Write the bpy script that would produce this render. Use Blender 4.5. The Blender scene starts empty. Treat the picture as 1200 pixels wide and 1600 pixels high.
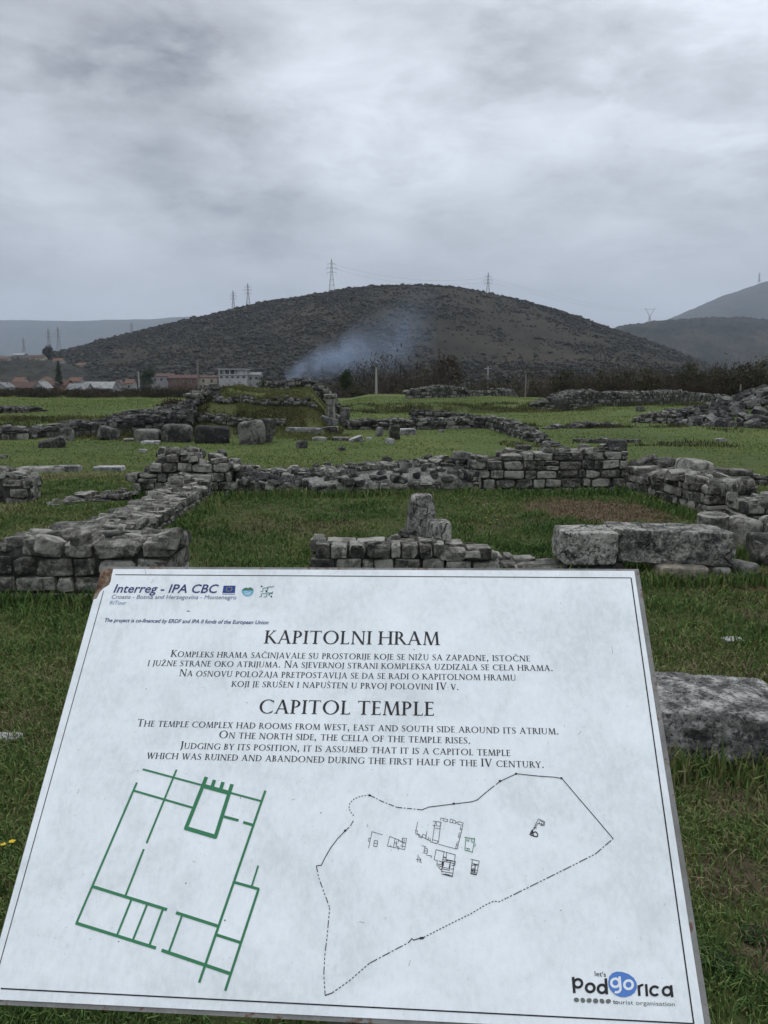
import bpy, math, random
import numpy as np
from mathutils import Vector, Matrix

SC = bpy.context.scene
COL = SC.collection
rad = math.radians

# ------------------------------------------------------------------ camera
CAM_H = 1.6
F_PX, CX, CY, HOR = 1210.0, 600.0, 800.0, 595.0
PITCH = math.atan((CY - HOR) / F_PX)
cam_d = bpy.data.cameras.new("camera")
cam = bpy.data.objects.new("camera", cam_d)
COL.objects.link(cam)
cam.location = (0, 0, CAM_H)
cam.rotation_euler = (math.pi / 2 - PITCH, 0, 0)
cam_d.sensor_fit = 'VERTICAL'
cam_d.sensor_height = 36.0
cam_d.lens = 36.0 * F_PX / 1600.0
cam_d.clip_start = 0.05
cam_d.clip_end = 30000
SC.camera = cam

# ------------------------------------------------------------------ exposure / engine
SC.view_settings.view_transform = 'Standard'
SC.view_settings.look = 'None'
SC.view_settings.exposure = 0.0
SC.view_settings.gamma = 1.0
SC.render.engine = 'CYCLES'
SC.cycles.use_denoising = True
SC.cycles.max_bounces = 6
SC.cycles.diffuse_bounces = 3
SC.cycles.glossy_bounces = 2
SC.cycles.transmission_bounces = 2
SC.cycles.volume_bounces = 2
SC.cycles.transparent_max_bounces = 6
SC.cycles.volume_step_rate = 1.0
SC.cycles.use_adaptive_sampling = True
SC.cycles.adaptive_threshold = 0.012

# ------------------------------------------------------------------ node helper
class NT:
    def __init__(self, tree):
        self.t = tree
    def n(self, typ, **kw):
        nd = self.t.nodes.new(typ)
        for k, v in kw.items():
            if k.startswith('i_'):
                key = k[2:]
                key = int(key) if key.isdigit() else key.replace('_', ' ')
                self.put(nd.inputs[key], v)
            else:
                setattr(nd, k, v)
        return nd
    def put(self, sock, v):
        if isinstance(v, bpy.types.NodeSocket):
            self.t.links.new(v, sock)
        elif isinstance(v, (tuple, list)):
            v = list(v)
            if sock.type == 'RGBA' and len(v) == 3:
                v.append(1.0)
            sock.default_value = v
        else:
            sock.default_value = v
    def math(self, op, a, b=0.0, c=0.0, clamp=False):
        nd = self.t.nodes.new('ShaderNodeMath')
        nd.operation = op
        nd.use_clamp = clamp
        self.put(nd.inputs[0], a); self.put(nd.inputs[1], b); self.put(nd.inputs[2], c)
        return nd.outputs[0]
    def vmath(self, op, a, b=None, scale=None):
        nd = self.t.nodes.new('ShaderNodeVectorMath')
        nd.operation = op
        self.put(nd.inputs[0], a)
        if b is not None:
            self.put(nd.inputs[1], b)
        if scale is not None:
            self.put(nd.inputs['Scale'], scale)
        return nd
    def noise(self, vec, scale, detail=4.0, rough=0.55, dist=0.0):
        nd = self.t.nodes.new('ShaderNodeTexNoise')
        self.put(nd.inputs['Vector'], vec)
        self.put(nd.inputs['Scale'], scale)
        self.put(nd.inputs['Detail'], detail)
        self.put(nd.inputs['Roughness'], rough)
        self.put(nd.inputs['Distortion'], dist)
        return nd
    def ramp(self, fac, stops, interp='LINEAR'):
        nd = self.t.nodes.new('ShaderNodeValToRGB')
        cr = nd.color_ramp
        cr.interpolation = interp
        while len(cr.elements) < len(stops):
            cr.elements.new(0.5)
        for e, (p, c) in zip(cr.elements, stops):
            e.position = p
            if not isinstance(c, (tuple, list)):
                c = (c, c, c)
            e.color = (c[0], c[1], c[2], 1)
        self.put(nd.inputs[0], fac)
        return nd.outputs[0]
    def mix(self, fac, a, b, blend='MIX'):
        nd = self.t.nodes.new('ShaderNodeMix')
        nd.data_type = 'RGBA'
        nd.blend_type = blend
        nd.clamp_factor = True
        self.put(nd.inputs[0], fac); self.put(nd.inputs[6], a); self.put(nd.inputs[7], b)
        return nd.outputs[2]
    def maprange(self, v, a, b, c=0.0, d=1.0, smooth=True):
        nd = self.t.nodes.new('ShaderNodeMapRange')
        nd.interpolation_type = 'SMOOTHSTEP' if smooth else 'LINEAR'
        for i, x in enumerate((v, a, b, c, d)):
            self.put(nd.inputs[i], x)
        return nd.outputs[0]

# ------------------------------------------------------------------ pixel rays
CP, SP = math.cos(PITCH), math.sin(PITCH)
def ray(px, py):
    dx = (px - CX) / F_PX; dy = (py - CY) / F_PX
    return np.array([dx, CP - dy * SP, -dy * CP - SP])
def ray_n(px, py):
    r = ray(px, py)
    return r / np.linalg.norm(r)
def at_y(px, py, Y):
    r = ray(px, py)
    k = Y / r[1]
    return np.array([r[0] * k, Y, CAM_H + r[2] * k])
def z_at(py, Y):
    return at_y(CX, py, Y)[2]

# ------------------------------------------------------------------ sky
SUN_EL, SUN_AZ = rad(58), rad(12)       # azimuth from +Y towards +X
w = bpy.data.worlds.new("World")
SC.world = w
w.use_nodes = True
w.node_tree.nodes.clear()
N = NT(w.node_tree)
tc = N.n('ShaderNodeTexCoord')
dirv = N.vmath('NORMALIZE', tc.outputs['Generated']).outputs[0]
sky = N.n('ShaderNodeTexSky', sky_type='NISHITA')
sky.sun_disc = False
sky.sun_elevation = SUN_EL
sky.sun_rotation = SUN_AZ
sep = N.n('ShaderNodeSeparateXYZ', i_0=dirv)
zc = N.math('MAXIMUM', sep.outputs[2], 0.0)
den = N.math('ADD', zc, 0.30)
comb = N.n('ShaderNodeCombineXYZ', i_0=N.math('DIVIDE', sep.outputs[0], den), i_1=N.math('DIVIDE', sep.outputs[1], den), i_2=0.0)
flat = comb.outputs[0]
plane = N.vmath('MULTIPLY', dirv, (1.0, 1.0, 2.6)).outputs[0]
warp = N.noise(plane, 5.0, 8.0, 0.60)
wv = N.vmath('SUBTRACT', warp.outputs['Color'], (0.5, 0.5, 0.5)).outputs[0]
dirw = N.vmath('ADD', dirv, N.vmath('SCALE', wv, scale=0.22).outputs[0]).outputs[0]
dirw = N.vmath('NORMALIZE', dirw).outputs[0]
n1 = N.noise(plane, 2.4, 9.0, 0.56, 0.25).outputs[0]
n2 = N.noise(plane, 6.5, 10.0, 0.62, 0.35).outputs[0]
n3 = N.noise(N.vmath('ADD', plane, (3.1, 7.7, 1.3)).outputs[0], 4.2, 9.0, 0.58, 0.3).outputs[0]
e1 = N.math('SUBTRACT', N.maprange(n1, 0.42, 0.58), 0.5)
e3 = N.math('SUBTRACT', N.maprange(n3, 0.46, 0.55), 0.5)
val = N.math('ADD', N.math('MULTIPLY', e1, 0.20), N.math('MULTIPLY', N.math('SUBTRACT', n2, 0.5), 0.90))
val = N.math('ADD', val, N.math('MULTIPLY', e3, 0.15))
val = N.math('MULTIPLY', val, N.maprange(zc, 0.02, 0.30, 0.35, 1.0))
# cloud banks: direction, half-width (deg), amplitude
BANKS = [((60, 40), 24, -0.13), ((330, 30), 16, -0.07), ((190, 185), 6.5, -0.20), ((275, 200), 5.0, -0.10), ((640, 130), 12, 0.08), ((560, 230), 10, 0.09),
         ((1120, 50), 14, 0.20), ((930, 185), 9, -0.18), ((1060, 215), 6.5, -0.10), ((760, 10), 8, -0.12), ((70, 245), 8, 0.10), ((200, 330), 9, 0.06),
         ((420, 285), 6, -0.12), ((600, 380), 9, -0.05), ((900, 270), 9, 0.10), ((1150, 300), 9, 0.04)]
for (p, hw, amp) in BANKS:
    d = N.vmath('DOT_PRODUCT', dirw, tuple(ray_n(*p))).outputs['Value']
    m = N.maprange(d, math.cos(rad(hw)), math.cos(rad(hw * 0.12)), 0.0, amp)
    val = N.math('ADD', val, m)
lum = N.math('ADD', val, 1.0)
lum = N.math('MAXIMUM', lum, 0.35)
elev = N.ramp(zc, [(0.0, 0.66), (0.10, 0.74), (0.25, 0.90), (0.45, 0.98), (0.75, 2.1), (1.0, 2.3)])
lum = N.math('MULTIPLY', lum, elev)
lum = N.math('MULTIPLY', lum, 7.5)
tint = N.mix(N.math('MULTIPLY', N.math('SUBTRACT', lum, 2.4), 0.4, clamp=True), (0.895, 0.960, 1.14), (0.928, 0.990, 1.08))
cl = N.vmath('MULTIPLY', tint, N.n('ShaderNodeCombineXYZ', i_0=lum, i_1=lum, i_2=lum).outputs[0]).outputs[0]
skycol = N.mix(0.97, sky.outputs[0], cl)
bg = N.n('ShaderNodeBackground', i_Color=skycol, i_Strength=0.1)
wo = N.n('ShaderNodeOutputWorld')
w.node_tree.links.new(bg.outputs[0], wo.inputs[0])

sun_d = bpy.data.lights.new("sun", 'SUN')
sun_d.energy = 0.5
sun_d.angle = rad(40)
sun_d.color = (1.0, 0.97, 0.93)
sun = bpy.data.objects.new("sun", sun_d)
COL.objects.link(sun)
sd = Vector((math.sin(SUN_AZ) * math.cos(SUN_EL), math.cos(SUN_AZ) * math.cos(SUN_EL), math.sin(SUN_EL)))
sun.rotation_euler = sd.to_track_quat('Z', 'Y').to_euler()

# ------------------------------------------------------------------ numpy noise
def _hash(ix, iy, iz, seed):
    h = (ix * 374761393 + iy * 668265263 + iz * 2147483647 + seed * 1274126177) & 0xFFFFFFFF
    h = ((h ^ (h >> 13)) * 1274126177) & 0xFFFFFFFF
    h = h ^ (h >> 16)
    return (h & 0xFFFFFF) / float(0xFFFFFF)
def vnoise(P, seed=0):
    P = np.asarray(P, float)
    I = np.floor(P).astype(np.int64)
    f = P - I
    f = f * f * (3 - 2 * f)
    r = 0
    for dx in (0, 1):
        wx = f[:, 0] if dx else 1 - f[:, 0]
        for dy in (0, 1):
            wy = f[:, 1] if dy else 1 - f[:, 1]
            for dz in (0, 1):
                wz = f[:, 2] if dz else 1 - f[:, 2]
                r = r + wx * wy * wz * _hash(I[:, 0] + dx, I[:, 1] + dy, I[:, 2] + dz, seed)
    return r
def fbm(P, octv=4, seed=0, gain=0.5):
    P = np.asarray(P, float)
    a, s, tot = 1.0, 0.0, 0.0
    for o in range(octv):
        s = s + a * vnoise(P * (2.03 ** o), seed + o * 17)
        tot += a
        a *= gain
    return s / tot
def fbm2(x, y, sc, octv=4, seed=0, gain=0.5):
    x = np.asarray(x, float); y = np.asarray(y, float)
    P = np.stack([x.ravel() / sc, y.ravel() / sc, np.zeros(x.size)], 1)
    return fbm(P, octv, seed, gain).reshape(x.shape)
def sstep(a, b, x):
    t = np.clip((np.asarray(x, float) - a) / (b - a), 0, 1)
    return t * t * (3 - 2 * t)

# ------------------------------------------------------------------ terrain height
def terrain(x, y):
    x = np.asarray(x, float); y = np.asarray(y, float)
    r = np.hypot(x, y)
    near = 1 - sstep(70, 110, r)
    h = (fbm2(x, y, 2.2, 4, 3) - 0.5) * 0.10 * sstep(1.0, 6, r) * near
    h = h + (fbm2(x, y, 9.0, 3, 5) - 0.5) * 0.22 * sstep(13, 24, y) * near
    # terrace behind the overgrown wall on the left
    wob = (fbm2(x, y, 3.0, 3, 9) - 0.5) * 1.2
    h = h + 0.46 * sstep(22.9, 24.6, y + wob * 0.5) * (1 - sstep(-6.6, -5.0, x + wob))
    # flat topped mound
    ex = np.maximum(np.abs(x + 3.9 + wob * 0.25) - 1.35, 0) / 1.35
    ey = np.maximum(np.abs(y - 27.6 + wob * 0.25) - 2.2, 0) / 2.4
    h = h + 1.30 * (1 - sstep(0.0, 1.0, np.hypot(ex, ey))) * (0.97 + 0.40 * (fbm2(x, y, 1.3, 4, 21) - 0.5))
    # bank on the right
    h = h + 0.34 * sstep(40.5, 43.5, y + wob * 1.3) * sstep(-3.5, -1.0, x) * (1 - sstep(9, 13, x))
    h = h + 0.18 * sstep(30, 44, y) * sstep(9, 13, x)
    # small dips / cuts in the right field
    h = h - 0.16 * np.exp(-((y - 27.2 - 0.05 * (x - 7)) / 0.55) ** 2) * sstep(4.6, 5.4, x) * (1 - sstep(9.2, 10.4, x))
    h = h - 0.10 * np.exp(-((y - 20.0) / 0.7) ** 2) * sstep(3.5, 5, x) * (1 - sstep(8.6, 9.6, x))
    # heap core
    h = h + 1.7 * np.maximum(0, 1 - np.hypot((x - 15.6) / 4.6, (y - 29.0) / 4.2))
    # worn dip in the ground to the left slabs
    h = h - 0.05 * np.exp(-((y - 14.0) / 0.8) ** 2) * (1 - sstep(-4.6, -3.8, x))
    # plateau edge
    h = h - 6.0 * sstep(70, 125, r + wob * 3)
    h = h + (fbm2(x, y, 60, 3, 31) - 0.5) * 4.0 * sstep(140, 260, r)
    return h
_GX0, _GY0, _GS = -56.0, -6.0, 0.2
_gx, _gy = np.meshgrid(np.arange(_GX0, 66.0, _GS), np.arange(_GY0, 84.0, _GS), indexing='ij')
_GZ = terrain(_gx, _gy)
def ground_z(x, y):
    """bilinear look-up of the terrain height, exact outside the table"""
    x = np.asarray(x, float); y = np.asarray(y, float)
    u = (x - _GX0) / _GS; v = (y - _GY0) / _GS
    nx, ny = _GZ.shape
    i = np.clip(np.floor(u).astype(int), 0, nx - 2); j = np.clip(np.floor(v).astype(int), 0, ny - 2)
    a = np.clip(u - i, 0, 1); b = np.clip(v - j, 0, 1)
    z = (_GZ[i, j] * (1 - a) + _GZ[i + 1, j] * a) * (1 - b) + (_GZ[i, j + 1] * (1 - a) + _GZ[i + 1, j + 1] * a) * b
    out = (u < 0) | (v < 0) | (u > nx - 1) | (v > ny - 1)
    if np.any(out):
        z = np.where(out, terrain(x, y), z)
    return z
def gz(x, y):
    return float(ground_z(np.array([float(x)]), np.array([float(y)]))[0])
def gp(px, py):
    """ground point under an image ray"""
    r = ray(px, py)
    k = np.concatenate([np.linspace(0.8, 14, 700), np.linspace(14, 160, 3000)])
    X = r[0] * k; Y = r[1] * k; Z = CAM_H + r[2] * k
    d = Z - ground_z(X, Y)
    i = np.argmax(d <= 0) if np.any(d <= 0) else len(k) - 1
    return np.array([X[i], Y[i], Z[i]])

# ------------------------------------------------------------------ mesh helpers
class MB:
    """collects vertices / faces, then links them as ONE mesh object"""
    def __init__(self):
        self.V = []; self.F = []; self.M = []; self.nv = 0
    def add(self, V, F, m=0):
        V = np.asarray(V, float).reshape(-1, 3)
        F = np.asarray(F, np.int64)
        if F.ndim == 1:
            F = F.reshape(1, -1)
        self.V.append(V); self.F.append(F + self.nv); self.M.append(np.full(len(F), m))
        self.nv += len(V)
    def box(self, c, s, m=0, rz=0.0):
        c = np.array(c, float); hx, hy, hz = [q / 2 for q in s]
        V = np.array([(x, y, z) for x in (-hx, hx) for y in (-hy, hy) for z in (-hz, hz)])
        if rz:
            a, b = math.cos(rz), math.sin(rz)
            V = np.stack([V[:, 0] * a - V[:, 1] * b, V[:, 0] * b + V[:, 1] * a, V[:, 2]], 1)
        self.add(V + c, [(0, 1, 3, 2), (4, 6, 7, 5), (0, 4, 5, 1), (2, 3, 7, 6), (0, 2, 6, 4), (1, 5, 7, 3)], m)
    def bar(self, a, b, r0, r1=None, m=0, n=4):
        a = np.array(a, float); b = np.array(b, float)
        r1 = r0 if r1 is None else r1
        d = b - a; L = np.linalg.norm(d); d = d / max(L, 1e-9)
        u = np.cross(d, (0, 0, 1.0) if abs(d[2]) < 0.9 else (1.0, 0, 0)); u /= np.linalg.norm(u)
        v = np.cross(d, u)
        an = np.arange(n) * 2 * math.pi / n + math.pi / n
        ring = np.cos(an)[:, None] * u + np.sin(an)[:, None] * v
        V = np.concatenate([a + ring * r0, b + ring * r1])
        F = [(i, (i + 1) % n, n + (i + 1) % n, n + i) for i in range(n)]
        self.add(V, F, m)
        self.add(V[:n], [tuple(range(n))][::-1], m); self.add(V[n:], [tuple(range(n))], m)
    def poly(self, pts, m=0):
        self.add(pts, [tuple(range(len(pts)))], m)
    def prism(self, pts, off, m=0):
        pts = np.asarray(pts, float); n = len(pts)
        self.poly(pts, m)
        q = pts + np.asarray(off, float)
        self.poly(q[::-1], m)
        V = np.concatenate([pts, q])
        self.add(V, [(i, n + i, n + (i + 1) % n, (i + 1) % n) for i in range(n)], m)
    def build(self, name, mats, parent=None, loc=None, smooth=False, sharp=None):
        me = bpy.data.meshes.new(name)
        V = np.concatenate(self.V) if self.V else np.zeros((0, 3))
        me.vertices.add(len(V))
        me.vertices.foreach_set('co', V.astype(np.float32).ravel())
        loops = np.concatenate([f.ravel() for f in self.F])
        tot = np.concatenate([np.full(len(f), f.shape[1]) for f in self.F])
        st = np.concatenate([[0], np.cumsum(tot)[:-1]])
        me.loops.add(len(loops)); me.loops.foreach_set('vertex_index', loops.astype(np.int32))
        me.polygons.add(len(tot)); me.polygons.foreach_set('loop_start', st.astype(np.int32))
        me.polygons.foreach_set('material_index', np.concatenate(self.M).astype(np.int32))
        me.polygons.foreach_set('use_smooth', np.full(len(tot), bool(smooth)))
        for mt in (mats if isinstance(mats, (list, tuple)) else [mats]):
            me.materials.append(mt)
        me.update(calc_edges=True)
        me.validate()
        if smooth and sharp:
            me.set_sharp_from_angle(angle=sharp)
        o = bpy.data.objects.new(name, me)
        COL.objects.link(o)
        if parent is not None:
            o.parent = parent
        if loc is not None:
            o.location = loc
        return o

def tag(o, label=None, cat=None, group=None, kind=None):
    if label: o['label'] = label
    if cat: o['category'] = cat
    if group: o['group'] = group
    if kind: o['kind'] = kind
    return o
def thing(name, label, cat, loc=(0, 0, 0), group=None):
    o = bpy.data.objects.new(name, None)
    o.empty_display_size = 0.2
    COL.objects.link(o)
    o.location = tuple(float(q) for q in loc)
    return tag(o, label, cat, group)
def copy_tree(o, parent=None):
    c = o.copy(); COL.objects.link(c)
    if parent is not None:
        c.parent = parent
    for ch in list(o.children):
        copy_tree(ch, c)
    return c

# ------------------------------------------------------------------ materials
MATS = {}
def mat(name, rough=0.9, spec=0.2):
    m = bpy.data.materials.new(name)
    m.use_nodes = True
    m.node_tree.nodes.clear()
    n = NT(m.node_tree)
    b = n.n('ShaderNodeBsdfPrincipled')
    b.inputs['Roughness'].default_value = rough
    b.inputs['Specular IOR Level'].default_value = spec
    o = n.n('ShaderNodeOutputMaterial')
    m.node_tree.links.new(b.outputs[0], o.inputs[0])
    MATS[name] = m
    return m, n, b, o
def simple(name, c, rough=0.85, spec=0.2, var=0.15, scale=4.0):
    m, n, b, o = mat(name, rough, spec)
    t = n.n('ShaderNodeTexCoord')
    nz = n.noise(t.outputs['Object'], scale, 5.0, 0.6).outputs[0]
    f = n.maprange(nz, 0.3, 0.7, 1 - var, 1 + var)
    v = n.vmath('SCALE', c, scale=f).outputs[0]
    n.put(b.inputs['Base Color'], v)
    return m

def stone_mat(name, light, mid, dark, sc=1.0, moss=0.12, bump=0.5, crack=0.0, darkbias=0.0):
    m, n, b, o = mat(name, 0.92, 0.25)
    g = n.n('ShaderNodeNewGeometry')
    P = g.outputs['Position']
    rnd = g.outputs['Random Per Island']
    rv = n.n('ShaderNodeCombineXYZ', i_0=n.math('MULTIPLY', rnd, 37.0), i_1=n.math('MULTIPLY', rnd, 91.0), i_2=0.0).outputs[0]
    Q = n.vmath('ADD', P, rv).outputs[0]
    a = n.noise(Q, 5.5 * sc, 7.0, 0.65, 0.3).outputs[0]
    c = n.noise(Q, 26.0 * sc, 6.0, 0.7).outputs[0]
    f = n.math('ADD', n.math('MULTIPLY', a, 0.72), n.math('MULTIPLY', c, 0.40))
    f = n.math('ADD', f, n.math('MULTIPLY', n.math('SUBTRACT', rnd, 0.5), 0.20))
    f = n.math('SUBTRACT', f, 0.06 + darkbias)
    f = n.math('ADD', n.math('MULTIPLY', n.math('SUBTRACT', f, 0.5), 1.55), 0.5)
    col = n.ramp(f, [(0.30, dark), (0.42, tuple(0.5 * (p + q) for p, q in zip(dark, mid))), (0.50, mid), (0.60, light), (0.72, tuple(min(1, q * 1.25) for q in light))])
    # pale crustose lichen spots
    vo = n.noise(Q, 12.0 * sc, 5.0, 0.75, 0.8).outputs[0]
    col = n.mix(n.maprange(vo, 0.58, 0.65, 0.0, 0.55), col, tuple(min(1, q * 1.35) for q in light))
    # black lichen streaks
    bl = n.noise(n.vmath('MULTIPLY', Q, (1.0, 1.0, 0.5)).outputs[0], 9.0 * sc, 6.0, 0.7, 0.5).outputs[0]
    col = n.mix(n.maprange(bl, 0.54, 0.63, 0.0, 0.7), col, dark)
    # moss
    mo = n.noise(Q, 3.0 * sc, 5.0, 0.6).outputs[0]
    col = n.mix(n.maprange(mo, 0.58, 0.72, 0.0, moss * 3), col, (0.045, 0.05, 0.022))
    h = n.math('ADD', n.math('MULTIPLY', a, 0.6), n.math('MULTIPLY', c, 0.4))
    if crack:
        wq = n.vmath('ADD', Q, n.vmath('SCALE', n.noise(Q, 7.0, 5.0, 0.65).outputs['Color'], scale=0.16).outputs[0]).outputs[0]
        vor = n.n('ShaderNodeTexVoronoi', i_Vector=wq, i_Scale=3.6)
        vor.feature = 'DISTANCE_TO_EDGE'
        ck = n.maprange(vor.outputs['Distance'], 0.0, 0.035, 1.0, 0.0)
        ck = n.math('MULTIPLY', ck, n.maprange(n.noise(Q, 3.0, 3.0, 0.5).outputs[0], 0.46, 0.56, 0.0, 1.0))
        col = n.mix(n.math('MULTIPLY', ck, crack), col, (0.015, 0.015, 0.014))
        h = n.math('SUBTRACT', h, n.math('MULTIPLY', ck, 0.8))
        pit = n.noise(Q, 48.0, 4.0, 0.7).outputs[0]
        col = n.mix(n.maprange(pit, 0.54, 0.62, 0.0, 0.75), col, dark)
        h = n.math('SUBTRACT', h, n.maprange(pit, 0.55, 0.70, 0.0, 0.35))
    n.put(b.inputs['Base Color'], col)
    h = n.math('ADD', h, n.math('MULTIPLY', n.noise(Q, 90.0 * sc, 3.0, 0.6).outputs[0], 0.15))
    bp = n.n('ShaderNodeBump', i_Strength=min(1.0, bump * 1.7), i_Distance=0.05 / sc, i_Height=h)
    n.put(b.inputs['Normal'], bp.outputs[0])
    return m
STONE = stone_mat('limestone', (0.25, 0.238, 0.207), (0.128, 0.120, 0.102), (0.027, 0.026, 0.023))
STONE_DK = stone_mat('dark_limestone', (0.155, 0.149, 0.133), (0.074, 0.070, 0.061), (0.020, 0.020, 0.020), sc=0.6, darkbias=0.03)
STONE_FAR = stone_mat('weathered_limestone', (0.185, 0.176, 0.155), (0.074, 0.070, 0.060), (0.022, 0.022, 0.021), sc=0.45)
STONE_PALE = stone_mat('pale_limestone', (0.34, 0.335, 0.32), (0.22, 0.218, 0.205), (0.07, 0.07, 0.066), sc=0.8, moss=0.05)
STONE_BIG = stone_mat('mottled_limestone', (0.33, 0.315, 0.280), (0.19, 0.180, 0.158), (0.035, 0.035, 0.034), sc=1.5, bump=0.7, crack=0.85, darkbias=-0.05)
STONE_NEAR = stone_mat('pale_pitted_limestone', (0.34, 0.33, 0.305), (0.20, 0.192, 0.175), (0.04, 0.04, 0.038), sc=2.0, bump=0.7, crack=0.8, darkbias=-0.07)
MORTAR_DK = stone_mat('earthy_core', (0.055, 0.052, 0.045), (0.032, 0.030, 0.026), (0.014, 0.014, 0.012), moss=0.25)
MORTAR = stone_mat('lime_mortar', (0.225, 0.215, 0.193), (0.150, 0.143, 0.127), (0.045, 0.044, 0.040), sc=1.4, moss=0.05, bump=0.9)

def ground_mat():
    m, n, b, o = mat('meadow_ground', 0.95, 0.1)
    g = n.n('ShaderNodeNewGeometry')
    P = g.outputs['Position']
    a = n.noise(P, 0.45, 6.0, 0.6).outputs[0]
    c = n.noise(P, 3.0, 6.0, 0.65).outputs[0]
    e = n.noise(P, 28.0, 5.0, 0.7).outputs[0]
    mid = n.noise(n.vmath('MULTIPLY', P, (1.0, 0.45, 1.0)).outputs[0], 0.16, 5.0, 0.6).outputs[0]
    f = n.math('ADD', n.math('MULTIPLY', a, 0.40), n.math('MULTIPLY', c, 0.34))
    f = n.math('ADD', f, n.math('MULTIPLY', e, 0.26))
    col = n.ramp(f, [(0.32, (0.028, 0.031, 0.014)), (0.44, (0.048, 0.058, 0.020)), (0.54, (0.072, 0.085, 0.028)), (0.64, (0.10, 0.10, 0.041)), (0.74, (0.125, 0.105, 0.055))])
    # brighter turf out in the open field
    sp = n.n('ShaderNodeSeparateXYZ', i_0=P)
    far = n.maprange(sp.outputs[1], 9.0, 19.0)
    turf = n.ramp(n.math('ADD', n.math('MULTIPLY', mid, 0.55), n.math('ADD', n.math('MULTIPLY', c, 0.2), n.math('MULTIPLY', e, 0.25))),
                  [(0.36, (0.050, 0.068, 0.024)), (0.46, (0.080, 0.110, 0.034)), (0.55, (0.108, 0.136, 0.041)), (0.66, (0.140, 0.134, 0.058))])
    col = n.mix(n.math('MULTIPLY', far, 0.85), col, turf)
    # dried patches of straw and soil
    def patch(cx, cy, rx, ry, colr, amt, soft=0.5):
        nonlocal col
        q = n.vmath('SUBTRACT', P, (cx, cy, 0)).outputs[0]
        q = n.vmath('MULTIPLY', q, (1 / rx, 1 / ry, 0.0)).outputs[0]
        l = n.vmath('LENGTH', q).outputs['Value']
        l = n.math('ADD', l, n.math('MULTIPLY', n.math('SUBTRACT', n.noise(P, 3.5, 5.0, 0.7).outputs[0], 0.5), 1.6))
        col = n.mix(n.maprange(l, 1.0 - soft, 1.1, amt, 0.0), col, colr)
    for args in PATCHES:
        patch(*args)
    # scrub land beyond the plateau
    ln = n.vmath('LENGTH', P).outputs['Value']
    col = n.mix(n.maprange(ln, 66.0, 90.0), col, (0.030, 0.028, 0.018))
    n.put(b.inputs['Base Color'], col)
    bp = n.n('ShaderNodeBump', i_Strength=0.8, i_Distance=0.06, i_Height=n.math('ADD', n.math('MULTIPLY', c, 0.5), e))
    n.put(b.inputs['Normal'], bp.outputs[0])
    return m
PATCHES = [(2.65, 9.5, 1.05, 1.25, (0.125, 0.080, 0.050), 0.92), (2.75, 4.9, 0.4, 0.35, (0.10, 0.07, 0.04), 0.7), (1.42, 2.75, 0.30, 0.16, (0.12, 0.092, 0.06), 0.75), (1.15, 2.28, 0.22, 0.14, (0.12, 0.09, 0.06), 0.8), (1.12, 1.95, 0.14, 0.10, (0.12, 0.09, 0.06), 0.75), (1.75, 4.1, 0.3, 0.25, (0.13, 0.105, 0.06), 0.5),
           (-2.0, 3.35, 0.7, 0.3, (0.11, 0.09, 0.05), 0.55), (-4.7, 13.3, 1.6, 0.7, (0.105, 0.078, 0.045), 0.75), (-1.0, 8.4, 0.9, 0.6, (0.085, 0.085, 0.035), 0.6),
           (1.15, 8.6, 0.5, 0.5, (0.08, 0.09, 0.03), 0.4), (1.3, 4.2, 0.5, 0.5, (0.085, 0.085, 0.035), 0.5), (2.95, 6.2, 0.5, 0.5, (0.10, 0.055, 0.03), 0.7),
           (-4.0, 24.6, 3.4, 1.9, (0.080, 0.078, 0.034), 0.75), (-9.0, 22.9, 5.5, 0.7, (0.060, 0.050, 0.028), 0.75), (-3.6, 27.5, 1.6, 1.6, (0.085, 0.085, 0.035), 0.5), (5.2, 41.5, 6.0, 1.0, (0.07, 0.07, 0.03), 0.5)]
GROUND = ground_mat()

def grass_mat(name, stops, spec=0.15):
    m, n, b, o = mat(name, 0.75, spec)
    g = n.n('ShaderNodeNewGeometry')
    rnd = g.outputs['Random Per Island']
    P = g.outputs['Position']
    a = n.noise(P, 0.9, 5.0, 0.6).outputs[0]
    lowf = n.noise(P, 0.28, 4.0, 0.6).outputs[0]
    f = n.math('ADD', n.math('MULTIPLY', rnd, 0.50), n.math('MULTIPLY', n.math('SUBTRACT', a, 0.5), 0.9))
    f = n.math('ADD', f, n.math('MULTIPLY', n.math('SUBTRACT', lowf, 0.5), 0.9))
    f = n.math('ADD', f, 0.22)
    n.put(b.inputs['Base Color'], n.ramp(f, stops))
    return m
GRASS = grass_mat('grass_blades', [(0.15, (0.032, 0.070, 0.018)), (0.36, (0.068, 0.126, 0.031)), (0.56, (0.112, 0.156, 0.044)), (0.73, (0.160, 0.160, 0.062)), (0.92, (0.24, 0.20, 0.12))])
GRASS_DRY = grass_mat('dry_straw', [(0.1, (0.06, 0.045, 0.025)), (0.5, (0.13, 0.10, 0.058)), (0.9, (0.22, 0.18, 0.11))])
TURF = grass_mat('field_turf', [(0.12, (0.078, 0.108, 0.032)), (0.42, (0.130, 0.172, 0.048)), (0.7, (0.168, 0.192, 0.060)), (0.95, (0.21, 0.195, 0.092))])
SCRUB = grass_mat('scrub_leaves', [(0.1, (0.012, 0.012, 0.008)), (0.45, (0.028, 0.027, 0.016)), (0.7, (0.045, 0.039, 0.024)), (0.95, (0.065, 0.052, 0.034))])
HEATH = grass_mat('heath_leaves', [(0.1, (0.014, 0.013, 0.009)), (0.45, (0.024, 0.022, 0.014)), (0.7, (0.035, 0.030, 0.020)), (0.95, (0.046, 0.037, 0.026))])
TWIG = grass_mat('bare_twigs', [(0.1, (0.028, 0.020, 0.015)), (0.5, (0.058, 0.043, 0.030)), (0.9, (0.10, 0.082, 0.050))])
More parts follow.
